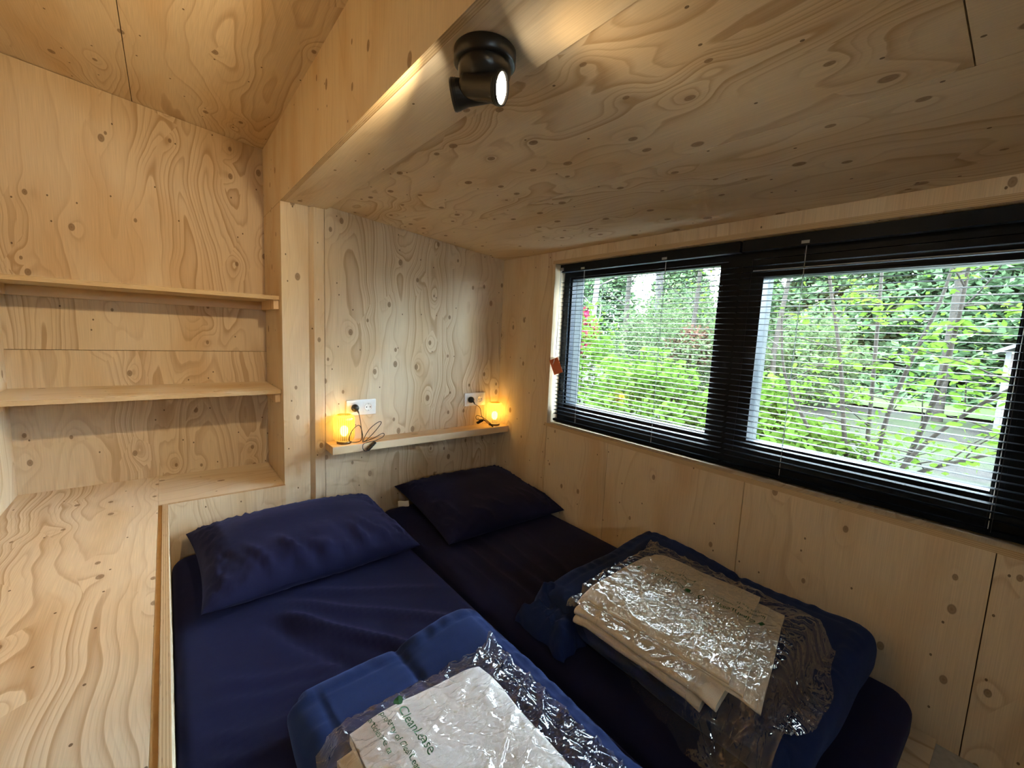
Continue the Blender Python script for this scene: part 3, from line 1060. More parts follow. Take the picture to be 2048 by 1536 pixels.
spotlight((0.503, 0.752, ZB), 'round black ceiling spotlight with two swivel heads under the beam',
          [((-0.010, -0.017, -0.074), (0.50, -0.83, -0.20), 1.6, 128), ((-0.017, 0.018, -0.072), (-0.72, 0.67, -0.17), 32.0, 122)])
spotlight((-0.10, -0.75, zroof(-0.10) - 0.008), 'added black ceiling spotlight, unseen behind the viewer, warm fill for the bay',  # unseen lamp, added for warm light on the beam and bay side
          [((0.010, -0.017, -0.074), (0.3, -0.9, -0.3), 2.0, 130), ((0.010, 0.020, -0.074), (0.25, 0.95, -0.15), 4.0, 110)])

# ================================================================== MATTRESSES
ZM = 0.128


def mattress(x0, x1, y0, y1, label, seed, fan):
    hx, hy, hz = (x1 - x0) / 2, (y1 - y0) / 2, (ZM - 0.0125) / 2
    cx, cy, cz = (x0 + x1) / 2, (y0 + y1) / 2, 0.0125 + hz

    def dfm(p, d_):
        # horizontal corner rounding
        cr = 0.07
        ix, iy = max(-hx + cr, min(hx - cr, p.x)), max(-hy + cr, min(hy - cr, p.y))
        ex, ey = p.x - ix, p.y - iy
        q = p.copy()
        l_ = math.hypot(ex, ey)
        if abs(ex) > 1e-6 and abs(ey) > 1e-6:
            mx = max(abs(ex), abs(ey))
            s = mx / l_
            q.x, q.y = ix + ex * s, iy + ey * s
        if p.z > 0:
            w = 0.0
            X_, Y_ = p.x + cx, p.y + cy
            for (ax_, ay_, bx_, by_, amp, wd) in fan:
                dx, dy = bx_ - ax_, by_ - ay_
                L2 = dx * dx + dy * dy
                t = ((X_ - ax_) * dx + (Y_ - ay_) * dy) / L2
                if -0.1 < t < 1.1:
                    dist = ((X_ - ax_) * dy - (Y_ - ay_) * dx) / math.sqrt(L2)
                    dist += 0.012 * nz(t * 4, seed)
                    fall = sstep(-0.1, 0.15, t) * (1 - sstep(0.75, 1.1, t))
                    w += 1.7 * amp * math.exp(-(dist / wd) ** 2) * fall
            w += 0.004 * nz(X_ * 3.1, Y_ * 3.1, seed) + 0.0018 * nz(X_ * 9 + Y_ * 3, Y_ * 4, seed + 5)
            edge = sstep(0.0, 0.10, min(hx - abs(p.x), hy - abs(p.y)))
            q.z += w * (0.3 + 0.7 * edge) - 0.006 * (1 - edge)
        return q
    m_ = rounded_box(hx, hy, hz, 0.035, 0.018, dfm)
    m_.v = [(a + cx, b + cy, c_ + cz) for a, b, c_ in m_.v]
    o = m_.build('mattress', SHEET)
    rebase(o, (cx, cy, 0.0125))
    tag(o, label, 'mattress', 'navy sheeted mattresses side by side')
    return o


mattress(-0.017, 0.842, 0.12, 2.172, 'left mattress in a navy fitted sheet, beside the plywood counter', 1.3,
         [(0.27, 1.50, 0.62, 1.02, 0.014, 0.022), (0.30, 1.56, 0.80, 1.10, 0.008, 0.018), (0.36, 1.60, 0.83, 1.32, 0.005, 0.015), (0.22, 1.50, 0.45, 1.02, -0.008, 0.02),
          (0.05, 1.30, 0.40, 1.16, 0.004, 0.012), (0.04, 1.22, 0.45, 1.10, 0.004, 0.012), (0.03, 1.12, 0.30, 1.04, 0.005, 0.012), (0.03, 1.05, 0.26, 0.97, 0.005, 0.011), (0.03, 0.96, 0.22, 0.90, 0.005, 0.011)])
mattress(0.862, 1.652, 0.12, 2.178, 'right mattress in a navy fitted sheet, along the window wall', 7.7,
         [(1.02, 1.62, 1.02, 1.02, 0.007, 0.014), (1.12, 1.62, 1.10, 0.98, 0.007, 0.014), (1.22, 1.60, 1.16, 1.05, 0.006, 0.013), (1.35, 1.58, 1.26, 1.10, 0.006, 0.016), (0.95, 1.5, 0.93, 0.85, 0.006, 0.014)])


# ================================================================== PILLOWS
def pillow(c, sx, sy, th, tiltx, rotz, label, seed, tagpos, tagrot):
    root = empty('pillow', (c[0], c[1], c[2]), label, 'pillow', 'navy bed pillows')
    N, Mv = 64, 52
    Mt = Matrix.Translation(c) @ Matrix.Rotation(rotz, 4, 'Z') @ Matrix.Rotation(tiltx, 4, 'X')

    def pt(u, v, side):
        # outline with pulled-in sides and pointed corners
        x = u * sx / 2 * (1 - 0.055 * (1 - abs(v) ** 2.2) * abs(u) ** 3)
        y = v * sy / 2 * (1 - 0.060 * (1 - abs(u) ** 2.2) * abs(v) ** 3)
        prof = max(0.0, (1 - abs(u) ** 3.2)) ** 0.5 * max(0.0, (1 - abs(v) ** 2.8)) ** 0.5
        z = th / 2 * prof
        if side < 0:
            z *= 0.65
        # gathers near the seams
        er = 1 - max(abs(u), abs(v))
        gath = math.exp(-((er - 0.14) / 0.12) ** 2) * sstep(0.0, 0.09, er)
        z += 0.013 * gath * nz(u * 22, v * 5 if abs(v) > abs(u) else v * 22, seed) * (1 if side > 0 else 0.4)
        z += 0.010 * prof * nz(u * 2.1 + seed, v * 2.1, seed)
        if side > 0:
            front = sstep(0.05, 0.7, -v)
            z += 0.024 * front * prof ** 0.5 * max(0, nz(u * 11 + v * 3.0, v * 1.8, seed + 3)) * 1.5
            y += 0.008 * front * nz(u * 10, v * 2, seed + 8) * (1 - abs(u))
        return Mt @ Vector((x, y, z * side))
    us = [-math.cos(PI * i / N) for i in range(N + 1)]
    vs = [-math.cos(PI * j / Mv) for j in range(Mv + 1)]
    m_ = MB()
    m_.grid([[pt(u, v, 1) for v in vs] for u in us])
    m_.grid([[pt(u, v, -1) for v in vs] for u in us], flip=True)
    o = m_.build('pillow_case', PILLOWF, root)
    bm = bmesh.new()
    bm.from_mesh(o.data)
    bmesh.ops.remove_doubles(bm, verts=bm.verts, dist=0.0004)
    bm.to_mesh(o.data)
    bm.free()
    t = MB()
    tm = Matrix.Translation(tagpos) @ Matrix.Rotation(tagrot, 4, 'Z')
    P = []
    for i in range(7):
        a = -0.028 + 0.056 * i / 6
        P.append([tm @ Vector((a, -0.014, -0.009 + 0.002 * math.sin(i))), tm @ Vector((a, 0.014, 0.010 + 0.002 * math.sin(i + 0.6)))])
    t.grid(P)
    P2 = [[p - Vector((0, 0, 0.0006)) for p in row] for row in P]
    t.grid(P2, flip=True)
    t.build('care_label', WHITEPL, root)
    return root


pillow((0.430, 1.880, 0.196), 0.775, 0.575, 0.205, math.radians(4), math.radians(2), 'navy pillow on the left mattress, nearest the counter ledge', 2.2, (0.815, 2.10, 0.172), 1.2)
pillow((1.315, 1.875, 0.195), 0.72, 0.62, 0.165, math.radians(7), math.radians(-1), 'navy pillow on the right mattress, in the corner under the head shelf', 6.1, (0.952, 2.050, 0.182), -0.35)


# ================================================================== DUVETS
def duvet(x0, x1, y0, y1, z0, z1, label, seed, seams, lift, extra=None):
    hx, hy, hz = (x1 - x0) / 2, (y1 - y0) / 2, (z1 - z0) / 2
    cx, cy, cz = (x0 + x1) / 2, (y0 + y1) / 2, (z0 + z1) / 2

    def dfm(p, d_):
        X_, Y_ = p.x + cx, p.y + cy
        q = p.copy()
        cr = 0.055
        ix, iy = max(-hx + cr, min(hx - cr, p.x)), max(-hy + cr, min(hy - cr, p.y))
        ex, ey = p.x - ix, p.y - iy
        if abs(ex) > 1e-6 and abs(ey) > 1e-6:
            s = max(abs(ex), abs(ey)) / math.hypot(ex, ey)
            q.x, q.y = ix + ex * s, iy + ey * s
        top = sstep(-0.2 * hz, hz, p.z)
        w = lift(X_, Y_)
        val = 0.0
        for kind, a, dep, wd in seams:
            dd = (X_ - a if kind == 'x' else Y_ - a) + 0.012 * nz(X_ * 3, Y_ * 3, seed + a)
            val -= dep * math.exp(-abs(dd / wd) ** 1.3)
        for kind, a, dep, wd in seams:      # puckers running into the quilting seam
            dd = X_ - a if kind == 'x' else Y_ - a
            al = Y_ if kind == 'x' else X_
            w += 0.007 * math.exp(-abs(dd) / 0.05) * nz(al * 38, dd * 9, seed + 6)
        w += val + 0.008 * nz(X_ * 4, Y_ * 4, seed) + 0.003 * nz(X_ * 13, Y_ * 13, seed + 2)
        q.z += w * top
        # seam grooves also bite into the sides
        side = 1 - top
        out = Vector((d_.x, d_.y, 0))
        q += out * (val * 0.5 + 0.008 * nz(X_ * 7, Y_ * 7, p.z * 9 + seed))
        # puckers along the edge seam
        er = min(hx - abs(p.x), hy - abs(p.y))
        along = X_ if (hy - abs(p.y)) < (hx - abs(p.x)) else Y_
        q.z += 0.008 * math.exp(-((er - 0.045) / 0.022) ** 2) * nz(along * 42, er * 12, seed + 4) * top
        q.z -= 0.004 * math.exp(-((er - 0.066) / 0.006) ** 2) * top
        return q
    m_ = rounded_box(hx, hy, hz, min(hz * 0.98, 0.05), 0.0085, dfm)
    m_.v = [(a + cx, b + cy, c_ + cz) for a, b, c_ in m_.v]
    root = empty('folded_duvet', (cx, cy, z0), label, 'duvet', 'blue duvets folded on the mattresses')
    m_.build('duvet_cover', DUVET, root)
    return root


def lift_l(X_, Y_):
    return 0.030 * sstep(0.45, 0.66, X_) + 0.010 * math.sin((X_ - 0.18) * 5.5) - 0.012 * sstep(0.85, 1.03, Y_) * (1 - sstep(0.44, 0.52, X_)) - 0.040 * sstep(0.64, 0.75, X_) ** 2


def lift_r(X_, Y_):
    return 0.020 * sstep(1.35, 1.60, X_) - 0.030 * (1 - sstep(1.00, 1.16, X_)) + 0.012 * math.sin(Y_ * 9)


dv1 = duvet(0.185, 0.745, 0.20, 1.045, 0.131, 0.245, 'folded blue duvet on the left mattress under the nearer plastic bag', 3.1, [('x', 0.462, 0.011, 0.009)], lift_l)
dv2 = duvet(0.985, 1.650, 0.215, 1.030, 0.131, 0.255, 'folded blue duvet against the window wall under the farther plastic bag', 8.4, [('y', 0.62, 0.012, 0.012)], lift_r)
# crumpled corner of the right duvet
m_ = MB()
P = []
for i in range(41):
    row = []
    for j in range(29):
        a, b = i / 40, j / 28
        x = 0.895 + 0.18 * a + 0.02 * nz(a * 3, b * 4, 2.0)
        y = 0.80 + 0.235 * b + 0.03 * a + 0.02 * nz(a * 4, b * 3, 5.0)
        e = max(0.0, min(a, 1.15 - a, b, 1 - b) * 5)
        hgt = min(1.0, e) ** 0.6
        z = 0.132 + hgt * (0.052 + 0.035 * a) + hgt * (0.022 * abs(nz(a * 5 + b * 2, b * 6, 1.0)) + 0.014 * nz(a * 9, b * 10, 4.0)) + 0.030 * math.exp(-((a - 0.62) / 0.13) ** 2 - ((b - 0.80) / 0.16) ** 2)
        row.append((x, y, z))
    P.append(row)
m_.grid(P)
m_.grid([[(p[0], p[1], 0.1305) for p in row] for row in P], flip=True)
m_.build('crumpled_corner', DUVET, dv2)


# ================================================================== FOLDED LINEN
def folded(x0, x1, y0, y1, z0, layers, lt, mat, label, rot, seed, fold_at='x0', group=None, skew=0.0, stag=0.0, droop=0.010, slant=0.0):
    """a cloth folded over `layers` times; folds along y, loose hems at the other ends"""
    cx, cy = (x0 + x1) / 2, (y0 + y1) / 2
    w, l = (x1 - x0), (y1 - y0)
    root = empty('folded_sheet', (cx, cy, z0), label, 'folded sheet', group)
    Rm = Matrix.Translation((cx, cy, 0)) @ Matrix.Rotation(rot, 4, 'Z')
    sgn = -1 if fold_at == 'x0' else 1
    for k_ in range(layers):
        za = z0 + k_ * lt * 2
        shrink_w = 0.006 * k_ * (1 if k_ % 2 else -1)
        endo = 0.012 * nz(k_ * 3.3, seed)
        ll = l - 0.010 * k_ - abs(endo)
        m_ = MB()
        prof = []
        # U shaped fold: lower leaf out to the fold and back as upper leaf
        hw = w / 2
        r_ = lt * 0.95
        nb_ = 10
        xs_ = np.linspace(-hw + 0.01 * (k_ % 2) + shrink_w, hw - r_, 16)
        outer = [(x, 0.0) for x in xs_] + [(hw - r_ + r_ * math.sin(t), r_ - r_ * math.cos(t)) for t in np.linspace(0.3, PI - 0.3, nb_)] + [(x, 2 * r_) for x in xs_[::-1]]
        NL = 22
        P = []
        for (px, pz) in outer:
            row = []
            for j in range(NL + 1):
                yy = -ll / 2 + stag * k_ + (ll - stag * k_) * j / NL
                sk = skew * (yy / l)
                yy += slant * (1 - j / NL) * ((px if sgn > 0 else -px) + hw) / (2 * hw)
                ez = 0.0035 * nz(px * 9 + seed, yy * 9, k_ * 2.0) + 0.0016 * nz(px * 25, yy * 25, k_ + seed)
                dro = -droop * (sstep(0.55, 1.0, abs(px) / hw) ** 2 + 0.8 * sstep(0.70, 1.0, abs(yy) / (l / 2)) ** 2)
                pos = Vector((-sgn * 0 + (px if sgn > 0 else -px) + sk + 0.003 * nz(yy * 10, k_, seed), yy + 0.004 * nz(px * 10, k_, seed + 3), za + pz + ez + dro))
                row.append(Rm @ pos)
            P.append(row)
        m_.grid(P, flip=(sgn < 0))
        # end caps
        n = len(outer)
        for j in (0, NL):
            ring = [P[i][j] for i in range(n)]
            m_.add(ring, [tuple(range(n))])
        m_.add([P[0][0], P[0][NL], P[n - 1][NL], P[n - 1][0]], [(0, 1, 2, 3)])
        fix_normals(m_.build('cloth_fold', mat, root))
    return root


GL = 'folded bed linen in the plastic bags'
folded(0.925, 1.345, 0.425, 0.815, 0.267, 1, 0.0115, LINEN, 'lowest cream sheet peeking out under the pile in the farther bag', math.radians(4), 1.0, 'x0', GL, 0.02)
folded(0.930, 1.365, 0.395, 0.820, 0.291, 1, 0.0120, LINEN, 'middle cream sheet with rolled fold in the farther bag', math.radians(5), 4.0, 'x0', GL, 0.03)
folded(0.975, 1.395, 0.315, 0.830, 0.3165, 3, 0.0042, LINEN, 'top cream sheet lying widest in the farther bag', math.radians(3), 8.0, 'x0', GL, -0.01, 0.030, 0.016, 0.075)
folded(0.235, 0.575, 0.330, 0.775, 0.262, 1, 0.0120, LINEN2, 'lower white sheet in the nearer plastic bag', math.radians(2), 12.0, 'x1', GL, 0.0)
folded(0.255, 0.572, 0.320, 0.788, 0.2865, 1, 0.0115, LINEN2, 'upper white sheet in the nearer plastic bag', math.radians(-1), 15.0, 'x1', GL, 0.0)


# ================================================================== PLASTIC BAGS
def text_mesh(txt, size):
    cu = bpy.data.curves.new('lettering', 'FONT')
    cu.body = txt
    cu.size = size
    cu.resolution_u = 3
    ob = bpy.data.objects.new('lettering', cu)
    col.objects.link(ob)
    bpy.context.view_layer.update()
    me = bpy.data.meshes.new_from_object(ob)
    bpy.data.objects.remove(ob)
    bm = bmesh.new()
    bm.from_mesh(me)
    bmesh.ops.triangulate(bm, faces=bm.faces)
    bmesh.ops.subdivide_edges(bm, edges=[e for e in bm.edges if e.calc_length() > 0.006], cuts=1)
    bmesh.ops.triangulate(bm, faces=bm.faces)
    bm.verts.ensure_lookup_table()
    vs = [v.co.copy() for v in bm.verts]
    fs = [tuple(v.index for v in f.verts) for f in bm.faces]
    bm.free()
    return vs, fs


def leaf_logo(r):
    vs = [Vector((0, 0, 0))]
    n = 22
    for i in range(n):
        w = 2 * PI * i / n
        rr = r * (0.78 + 0.22 * abs(math.cos(1.5 * w)))
        vs.append(Vector((rr * math.cos(w), rr * math.sin(w), 0)))
    return vs, [(0, 1 + i, 1 + (i + 1) % n) for i in range(n)]


def recycle_logo(r):
    vs, fs = [], []
    for a in range(3):
        w0, w1 = PI / 2 + a * 2 * PI / 3, PI / 2 + (a + 1) * 2 * PI / 3
        p, q = Vector((math.cos(w0), math.sin(w0), 0)) * r, Vector((math.cos(w1), math.sin(w1), 0)) * r
        s, e = p.lerp(q, 0.10), p.lerp(q, 0.86)
        nrm = Vector((-(q - p).y, (q - p).x, 0)).normalized() * r * 0.13
        o = len(vs)
        vs += [s - nrm, e - nrm, e + nrm, s + nrm]
        fs.append((o, o + 1, o + 2, o + 3))
        o = len(vs)
        vs += [e - nrm * 2.2, e + (q - p).normalized() * r * 0.35, e + nrm * 2.2]
        fs.append((o, o + 1, o + 2))
    return vs, fs


def bag(outline_fn, height_fn, nu, nv, label, prints, base_z):
    P = []
    for i in range(nu + 1):
        row = []
        for j in range(nv + 1):
            u, v = i / nu, j / nv
            x, y = outline_fn(u, v)
            row.append((x, y, height_fn(x, y, u, v)))
        P.append(row)
    cx = sum(r[0] for row in P for r in row) / ((nu + 1) * (nv + 1))
    cy = sum(r[1] for row in P for r in row) / ((nu + 1) * (nv + 1))
    root = empty('plastic_bag', (cx, cy, base_z), label, 'plastic bag', 'clear plastic linen bags')
    m_ = MB()
    m_.grid(P)
    film = m_.build('clear_film', FILM, root)
    # printed lettering sits on the film
    A = np.array(P)
    flat = A.reshape(-1, 3)
    for (vs, fs, ox, oy, ang, sc) in prints:
        m_ = MB()
        ca, sa = math.cos(ang), math.sin(ang)
        out = []
        for p in vs:
            x = ox + (p.x * ca - p.y * sa) * sc
            y = oy + (p.x * sa + p.y * ca) * sc
            d2 = (flat[:, 0] - x) ** 2 + (flat[:, 1] - y) ** 2
            ii = np.argpartition(d2, 4)[:4]
            wgt = 1 / (d2[ii] + 1e-7)
            z = float((flat[ii, 2] * wgt).sum() / wgt.sum())
            out.append((x, y, z + 0.0012))
        m_.add(out, fs)
        m_.build('printed_lettering', PRINT, film)
    return root


def crinkle(x, y, s):
    wx, wy = x + 0.03 * nz(x * 6, y * 6, s), y + 0.03 * nz(x * 6 + 9, y * 6, s)
    p, q = wx * 0.8 + wy * 0.6, -wx * 0.6 + wy * 0.8
    a = max(0.0, 1 - abs(nz(p * 5, q * 17 + s, s)) * 5.0)
    b = max(0.0, 1 - abs(nz(p * 26 + s, q * 9, s + 3)) * 5.0)
    cc = max(0.0, 1 - abs(nz(x * 44, y * 44 + s, s + 7)) * 3.0)
    return 0.0056 * a ** 1.4 + 0.0036 * b ** 1.4 + 0.0012 * cc + 0.0030 * nz(x * 8, y * 8, s + 1)


# farther bag (right)
def out_r(u, v):
    # u: -x side to wall side, v: near end to head end
    x = 0.885 + u * 0.545
    y = 0.245 + v * 0.600
    # ragged outline: near end flares out, pinched towards the head end
    x += (1 - v) * (-0.015 * (1 - u) - 0.03 * u) + 0.010 * nz(v * 6, u * 2, 3.0) + 0.02 * v * (1 - u)
    y += 0.025 * (1 - v) * math.cos(u * PI * 2) + 0.012 * nz(u * 7, v * 2, 9.0) + 0.05 * v ** 6 * u ** 6 - 0.03 * v ** 4 * (1 - u)
    return x, y


def hgt_r(x, y, u, v):
    top = 0.343
    # footprint of the linen (rounded)
    dx = max(0.915 - x, 0.0, x - 1.400)
    dy = max(0.318 - y, 0.0, y - 0.832)
    if x < 0.975:
        top_here = 0.318
    else:
        top_here = top
    base = 0.262 if x > 1.0 else 0.262 - 0.10 * sstep(0.0, 0.10, 1.0 - x)
    d_ = math.hypot(dx, dy)
    t = sstep(0.0, 0.045, d_)
    if y < 0.43 and x < 0.975:
        top_here = base + 0.02 + (0.318 - base) * sstep(0.34, 0.45, y) * 0.7
    z = top_here * (1 - t) + (base + 0.012) * t
    z += crinkle(x + 0.25 * t * nz(x * 7, y * 7, 4.0), y, 2.0) * (1.3 + 0.3 * t)
    z += 0.070 * max(0.0, 1 - math.hypot((x - 1.415) / 0.03, (y - 0.868) / 0.05)) ** 1.5
    z += 0.012 * max(0.0, nz(x * 11, y * 14, 6.0)) * t
    return z + 0.003


T1, T2, T3 = text_mesh('CleanLease', 0.034), text_mesh('property of CleanLease', 0.021), text_mesh('articles are ta', 0.021)
T4 = text_mesh('100%', 0.022)
LG, RC = leaf_logo(0.013), recycle_logo(0.013)


def print_block(ox, oy, ang, s=1.0):
    ca, sa = math.cos(ang), math.sin(ang)

    def at(a, b):
        return ox + (a * ca - b * sa) * s, oy + (a * sa + b * ca) * s
    out = []
    for (vs, fs), a, b in ((LG, 0.0, 0.012), (T1, 0.020, 0.0), (RC, 0.235, 0.012), (T4, 0.258, 0.004), (T2, 0.0, -0.040), (T3, 0.0, -0.072)):
        x, y = at(a, b)
        out.append((vs, fs, x, y, ang, s))
    return out


A90 = math.radians(96)
bag(out_r, hgt_r, 210, 230, 'clear plastic bag of cream linen on the farther duvet, near the window wall',
    print_block(1.232, 0.610, A90, 0.70) + print_block(1.245, 0.405, A90, 0.70), 0.262)


# nearer bag (left)
def out_l(u, v):
    x = 0.195 + u * 0.455
    y = 0.285 + v * 0.530
    x += 0.012 * nz(v * 6, u * 2, 13.0) - 0.02 * (1 - u) * v ** 3 * 0 + 0.02 * (1 - v) * u
    y += 0.010 * nz(u * 7, v * 2, 19.0) + 0.030 * v ** 5 * u ** 5 - 0.02 * v ** 4 * (1 - u) ** 2
    return x, y


def hgt_l(x, y, u, v):
    dx = max(0.238 - x, 0.0, x - 0.578)
    dy = max(0.320 - y, 0.0, y - 0.790)
    d_ = math.hypot(dx, dy)
    t = sstep(0.0, 0.045, d_)
    base = 0.258 + 0.018 * sstep(0.44, 0.52, x) - 0.02 * sstep(0.62, 0.70, x)
    z = 0.3135 * (1 - t) + (base + 0.010) * t
    z += crinkle(x, y, 12.0) * (1.25 + 0.9 * t)
    z += 0.03 * max(0.0, 1 - math.hypot((x - 0.655) / 0.05, (y - 0.842) / 0.06)) ** 1.5
    return z + 0.003


bag(out_l, hgt_l, 190, 215, 'clear plastic bag of white linen on the nearer duvet at the bottom edge',
    print_block(0.345, 0.772, math.radians(-87), 0.80), 0.262)

# ================================================================== OUTDOORS
gnd = MB()
NG = 40


def gz(x, y):
    return -0.18 + 0.022 * max(0, x - 2.5) + 0.05 * nz(x * 0.8, y * 0.8, 3.0)


gx = [-22.0, -14.0, -7.0, -2.0] + [2.0 + 48 * (i / NG) ** 1.8 for i in range(NG + 1)]
gy = [-22 + 62 * j / NG for j in range(NG + 1)]
gnd.grid([[(x, y, gz(x, y)) for y in gy] for x in gx])
k = NT('garden_soil')
tc = k.n('ShaderNodeTexCoord')
n1 = k.noise2(tc.outputs['Object'], 14.0, 5.0, 0.7, dim='3D')
n2 = k.noise2(tc.outputs['Object'], 0.7, 2.0, dim='3D')
c1 = k.ramp(n1.outputs['Fac'], [(0.3, (0.0026, 0.0020, 0.0016)), (0.55, (0.0061, 0.0050, 0.0043)), (0.75, (0.0108, 0.0097, 0.0086))])
c2 = k.ramp(n1.outputs['Fac'], [(0.3, (0.0030, 0.0055, 0.0012)), (0.7, (0.0098, 0.0147, 0.0037))])
c3 = k.mix(k.ramp(n2.outputs['Fac'], [(0.42, g(0)), (0.58, g(1))]), c1, c2)
k.bsdf(c3, 0.95, spec=0.1)
gnd = gnd.build('ground', k.mat)
tag(gnd, 'bare garden soil with low growth outside the window', 'ground', kind='structure')
k = NT('pale_bounce_surface')
tc = k.n('ShaderNodeTexCoord')
n1 = k.noise2(tc.outputs['Object'], 55.0, 3.0, 0.7, dim='3D')
k.bsdf(k.ramp(n1.outputs['Fac'], [(0.3, (0.34, 0.33, 0.31)), (0.7, (0.62, 0.61, 0.58))]), 0.9, spec=0.1)
pys = list(np.linspace(-4.0, 4.6, 50))
bstrip = MB()
bstrip.grid([[(x, y, max(-0.10, gz(x, y) + 0.03) + 0.006 * nz(x * 9, y * 9)) for y in pys] for x in np.linspace(1.84, 5.0, 26)])
bstrip = bstrip.build('bounce_strip', k.mat)  # added out of sight to reflect daylight up to the ceiling
tag(bstrip, 'unseen pale gravel strip added below the window to bounce daylight inside', 'bounce_strip', kind='structure')
LAWN = plain('lawn_grass', (0.0170, 0.0300, 0.0070), 0.95, spec=0.1, var=0.35, vscale=9)
lw_ = MB().grid([[(x, y, gz(x, y) + 0.05) for y in np.linspace(-2, 4.0, 16)] for x in np.linspace(10.5, 19, 14)]).build('lawn', LAWN)
rebase(lw_, (14, 1, 0.1))
tag(lw_, 'bright green lawn seen far off through the right pane', 'lawn', kind='stuff')
BARK = plain('grey_bark', (0.0144, 0.0126, 0.0108), 0.95, spec=0.1, var=0.4, vscale=18)
BARKD = plain('dark_bark', (0.0187, 0.0175, 0.0175), 0.95, spec=0.1, var=0.4, vscale=18)
BIRCH = plain('white_birch_bark', (0.0542, 0.0525, 0.0507), 0.85, spec=0.1, var=0.35, vscale=7)
LF_BUSH = leafmat('bright_green_leaves', (0.0131, 0.0319, 0.0037), (0.0413, 0.0713, 0.0131), 5.0)
LF_HAZEL = leafmat('yellow_green_hazel_leaves', (0.022, 0.048, 0.006), (0.046, 0.078, 0.012), 9.0, 0.5)
LF_PINE = leafmat('dark_green_needles', (0.017, 0.032, 0.016), (0.050, 0.082, 0.040), 2.5, 0.15)
LF_MID = leafmat('grey_green_leaves', (0.0175, 0.0300, 0.0125), (0.0500, 0.0675, 0.0325), 4.0)
LF_RED = leafmat('magenta_red_leaves', (0.0600, 0.0050, 0.0125), (0.1150, 0.0125, 0.0300), 5.0)
LF_COP = leafmat('copper_brown_leaves', (0.0350, 0.0150, 0.0112), (0.0850, 0.0475, 0.0350), 5.0)


def leaves_np(centers, size, jitter=0.5, flat=0.0):
    """small folded leaf blades at given centres -> verts, faces arrays (4 tris each)"""
    n = len(centers)
    c = np.asarray(centers)
    d = rng.normal(size=(n, 3))
    d /= np.linalg.norm(d, axis=1)[:, None]
    e = rng.normal(size=(n, 3))
    e[:, 2] *= (1 - flat)
    d[:, 2] *= (1 - flat)
    d /= np.linalg.norm(d, axis=1)[:, None]
    e -= d * (e * d).sum(1)[:, None]
    e /= np.linalg.norm(e, axis=1)[:, None]
    nrm = np.cross(d, e)
    s = size * (1 + jitter * (rng.random(n) - 0.5))[:, None]
    v = np.empty((n, 4, 3))
    v[:, 0] = c - d * s
    v[:, 1] = c + e * s * 0.55 + nrm * s * 0.12
    v[:, 2] = c + d * s
    v[:, 3] = c - e * s * 0.55 + nrm * s * 0.12
    vs = v.reshape(-1, 3)
    b = np.arange(n)[:, None] * 4
    fs = np.concatenate([b + np.array([[0, 1, 2]]), b + np.array([[0, 2, 3]])], 1).reshape(-1, 3)
    return vs, fs


def np_obj(name, vs, fs, mat, parent):
    me = bpy.data.meshes.new(name)
    off = np.array(world_loc(parent))
    vs = vs - off
    me.vertices.add(len(vs))
    me.vertices.foreach_set('co', vs.astype(np.float32).ravel())
    nf = len(fs)
    me.loops.add(nf * 3)
    me.loops.foreach_set('vertex_index', fs.astype(np.int32).ravel())
    me.polygons.add(nf)
    me.polygons.foreach_set('loop_start', np.arange(0, nf * 3, 3, dtype=np.int32))
    me.materials.append(mat)
    me.update(calc_edges=True)
    me.validate()
    o = bpy.data.objects.new(name, me)
    col.objects.link(o)
    o.parent = parent
    o['kind'] = 'stuff'
    return o


def blob(center, rad, n, shell=0.55):
    p = rng.normal(size=(n, 3))
    p /= np.linalg.norm(p, axis=1)[:, None]
    r_ = (shell + (1 - shell) * rng.random(n))[:, None]
    lump = 1 + 0.22 * np.sin(p[:, :1] * 7 + center[0]) * np.cos(p[:, 1:2] * 6 + center[1]) + 0.15 * np.sin(p[:, 2:] * 9)
    return np.array(center) + p * r_ * lump * np.array(rad)


def shrub(name, c, rad, n, size, mat, label, group, stems=5, stem_mat=None):
    base = gz(c[0], c[1])
    s = empty(name, (c[0], c[1], base), label, name.split('_')[-1], group)
    m_ = MB()
    for i in range(stems):
        a = 2 * PI * i / stems + random.random()
        tip = Vector((c[0] + math.cos(a) * rad[0] * 0.5, c[1] + math.sin(a) * rad[1] * 0.5, c[2] + rad[2] * 0.4))
        b0 = Vector((c[0] + 0.05 * math.cos(a), c[1] + 0.05 * math.sin(a), base - 0.02))
        MB().tube(catmull([b0, b0.lerp(tip, 0.5) + Vector((0, 0, 0.1)), tip], 4), 0.01, 5).build('stem', stem_mat or BARK, s)
    pts = blob(c, rad, n)
    pts = pts[pts[:, 2] > base + 0.03]
    vs, fs = leaves_np(pts, size, flat=0.35)
    np_obj('foliage', vs, fs, mat, s)
    return s


GS = 'leafy shrubs close to the window'
shrub('leafy_shrub', (3.55, 2.35, 0.42), (0.62, 0.60, 0.50), 3600, 0.040, LF_BUSH, 'bright green leafy shrub close outside the left pane', GS)
shrub('leafy_shrub', (4.05, 1.62, 0.36), (0.55, 0.45, 0.46), 3000, 0.042, LF_BUSH, 'bright green leafy shrub seen either side of the window mullion', GS)
shrub('leafy_shrub', (3.55, 1.02, 0.16), (0.50, 0.38, 0.36), 2200, 0.045, LF_BUSH, 'low bright green shrub at the bottom of the right pane', GS)
shrub('leafy_shrub', (3.7, 3.35, 0.62), (0.55, 0.45, 0.75), 2600, 0.036, LF_BUSH, 'yellowish green shrub at the left jamb of the window', GS)
GM = 'shrubs in the middle of the garden'
shrub('garden_shrub', (7.6, 5.0, 0.75), (1.0, 0.9, 1.15), 6500, 0.040, LF_MID, 'grey green twiggy shrub behind the leafy one, left pane', GM)
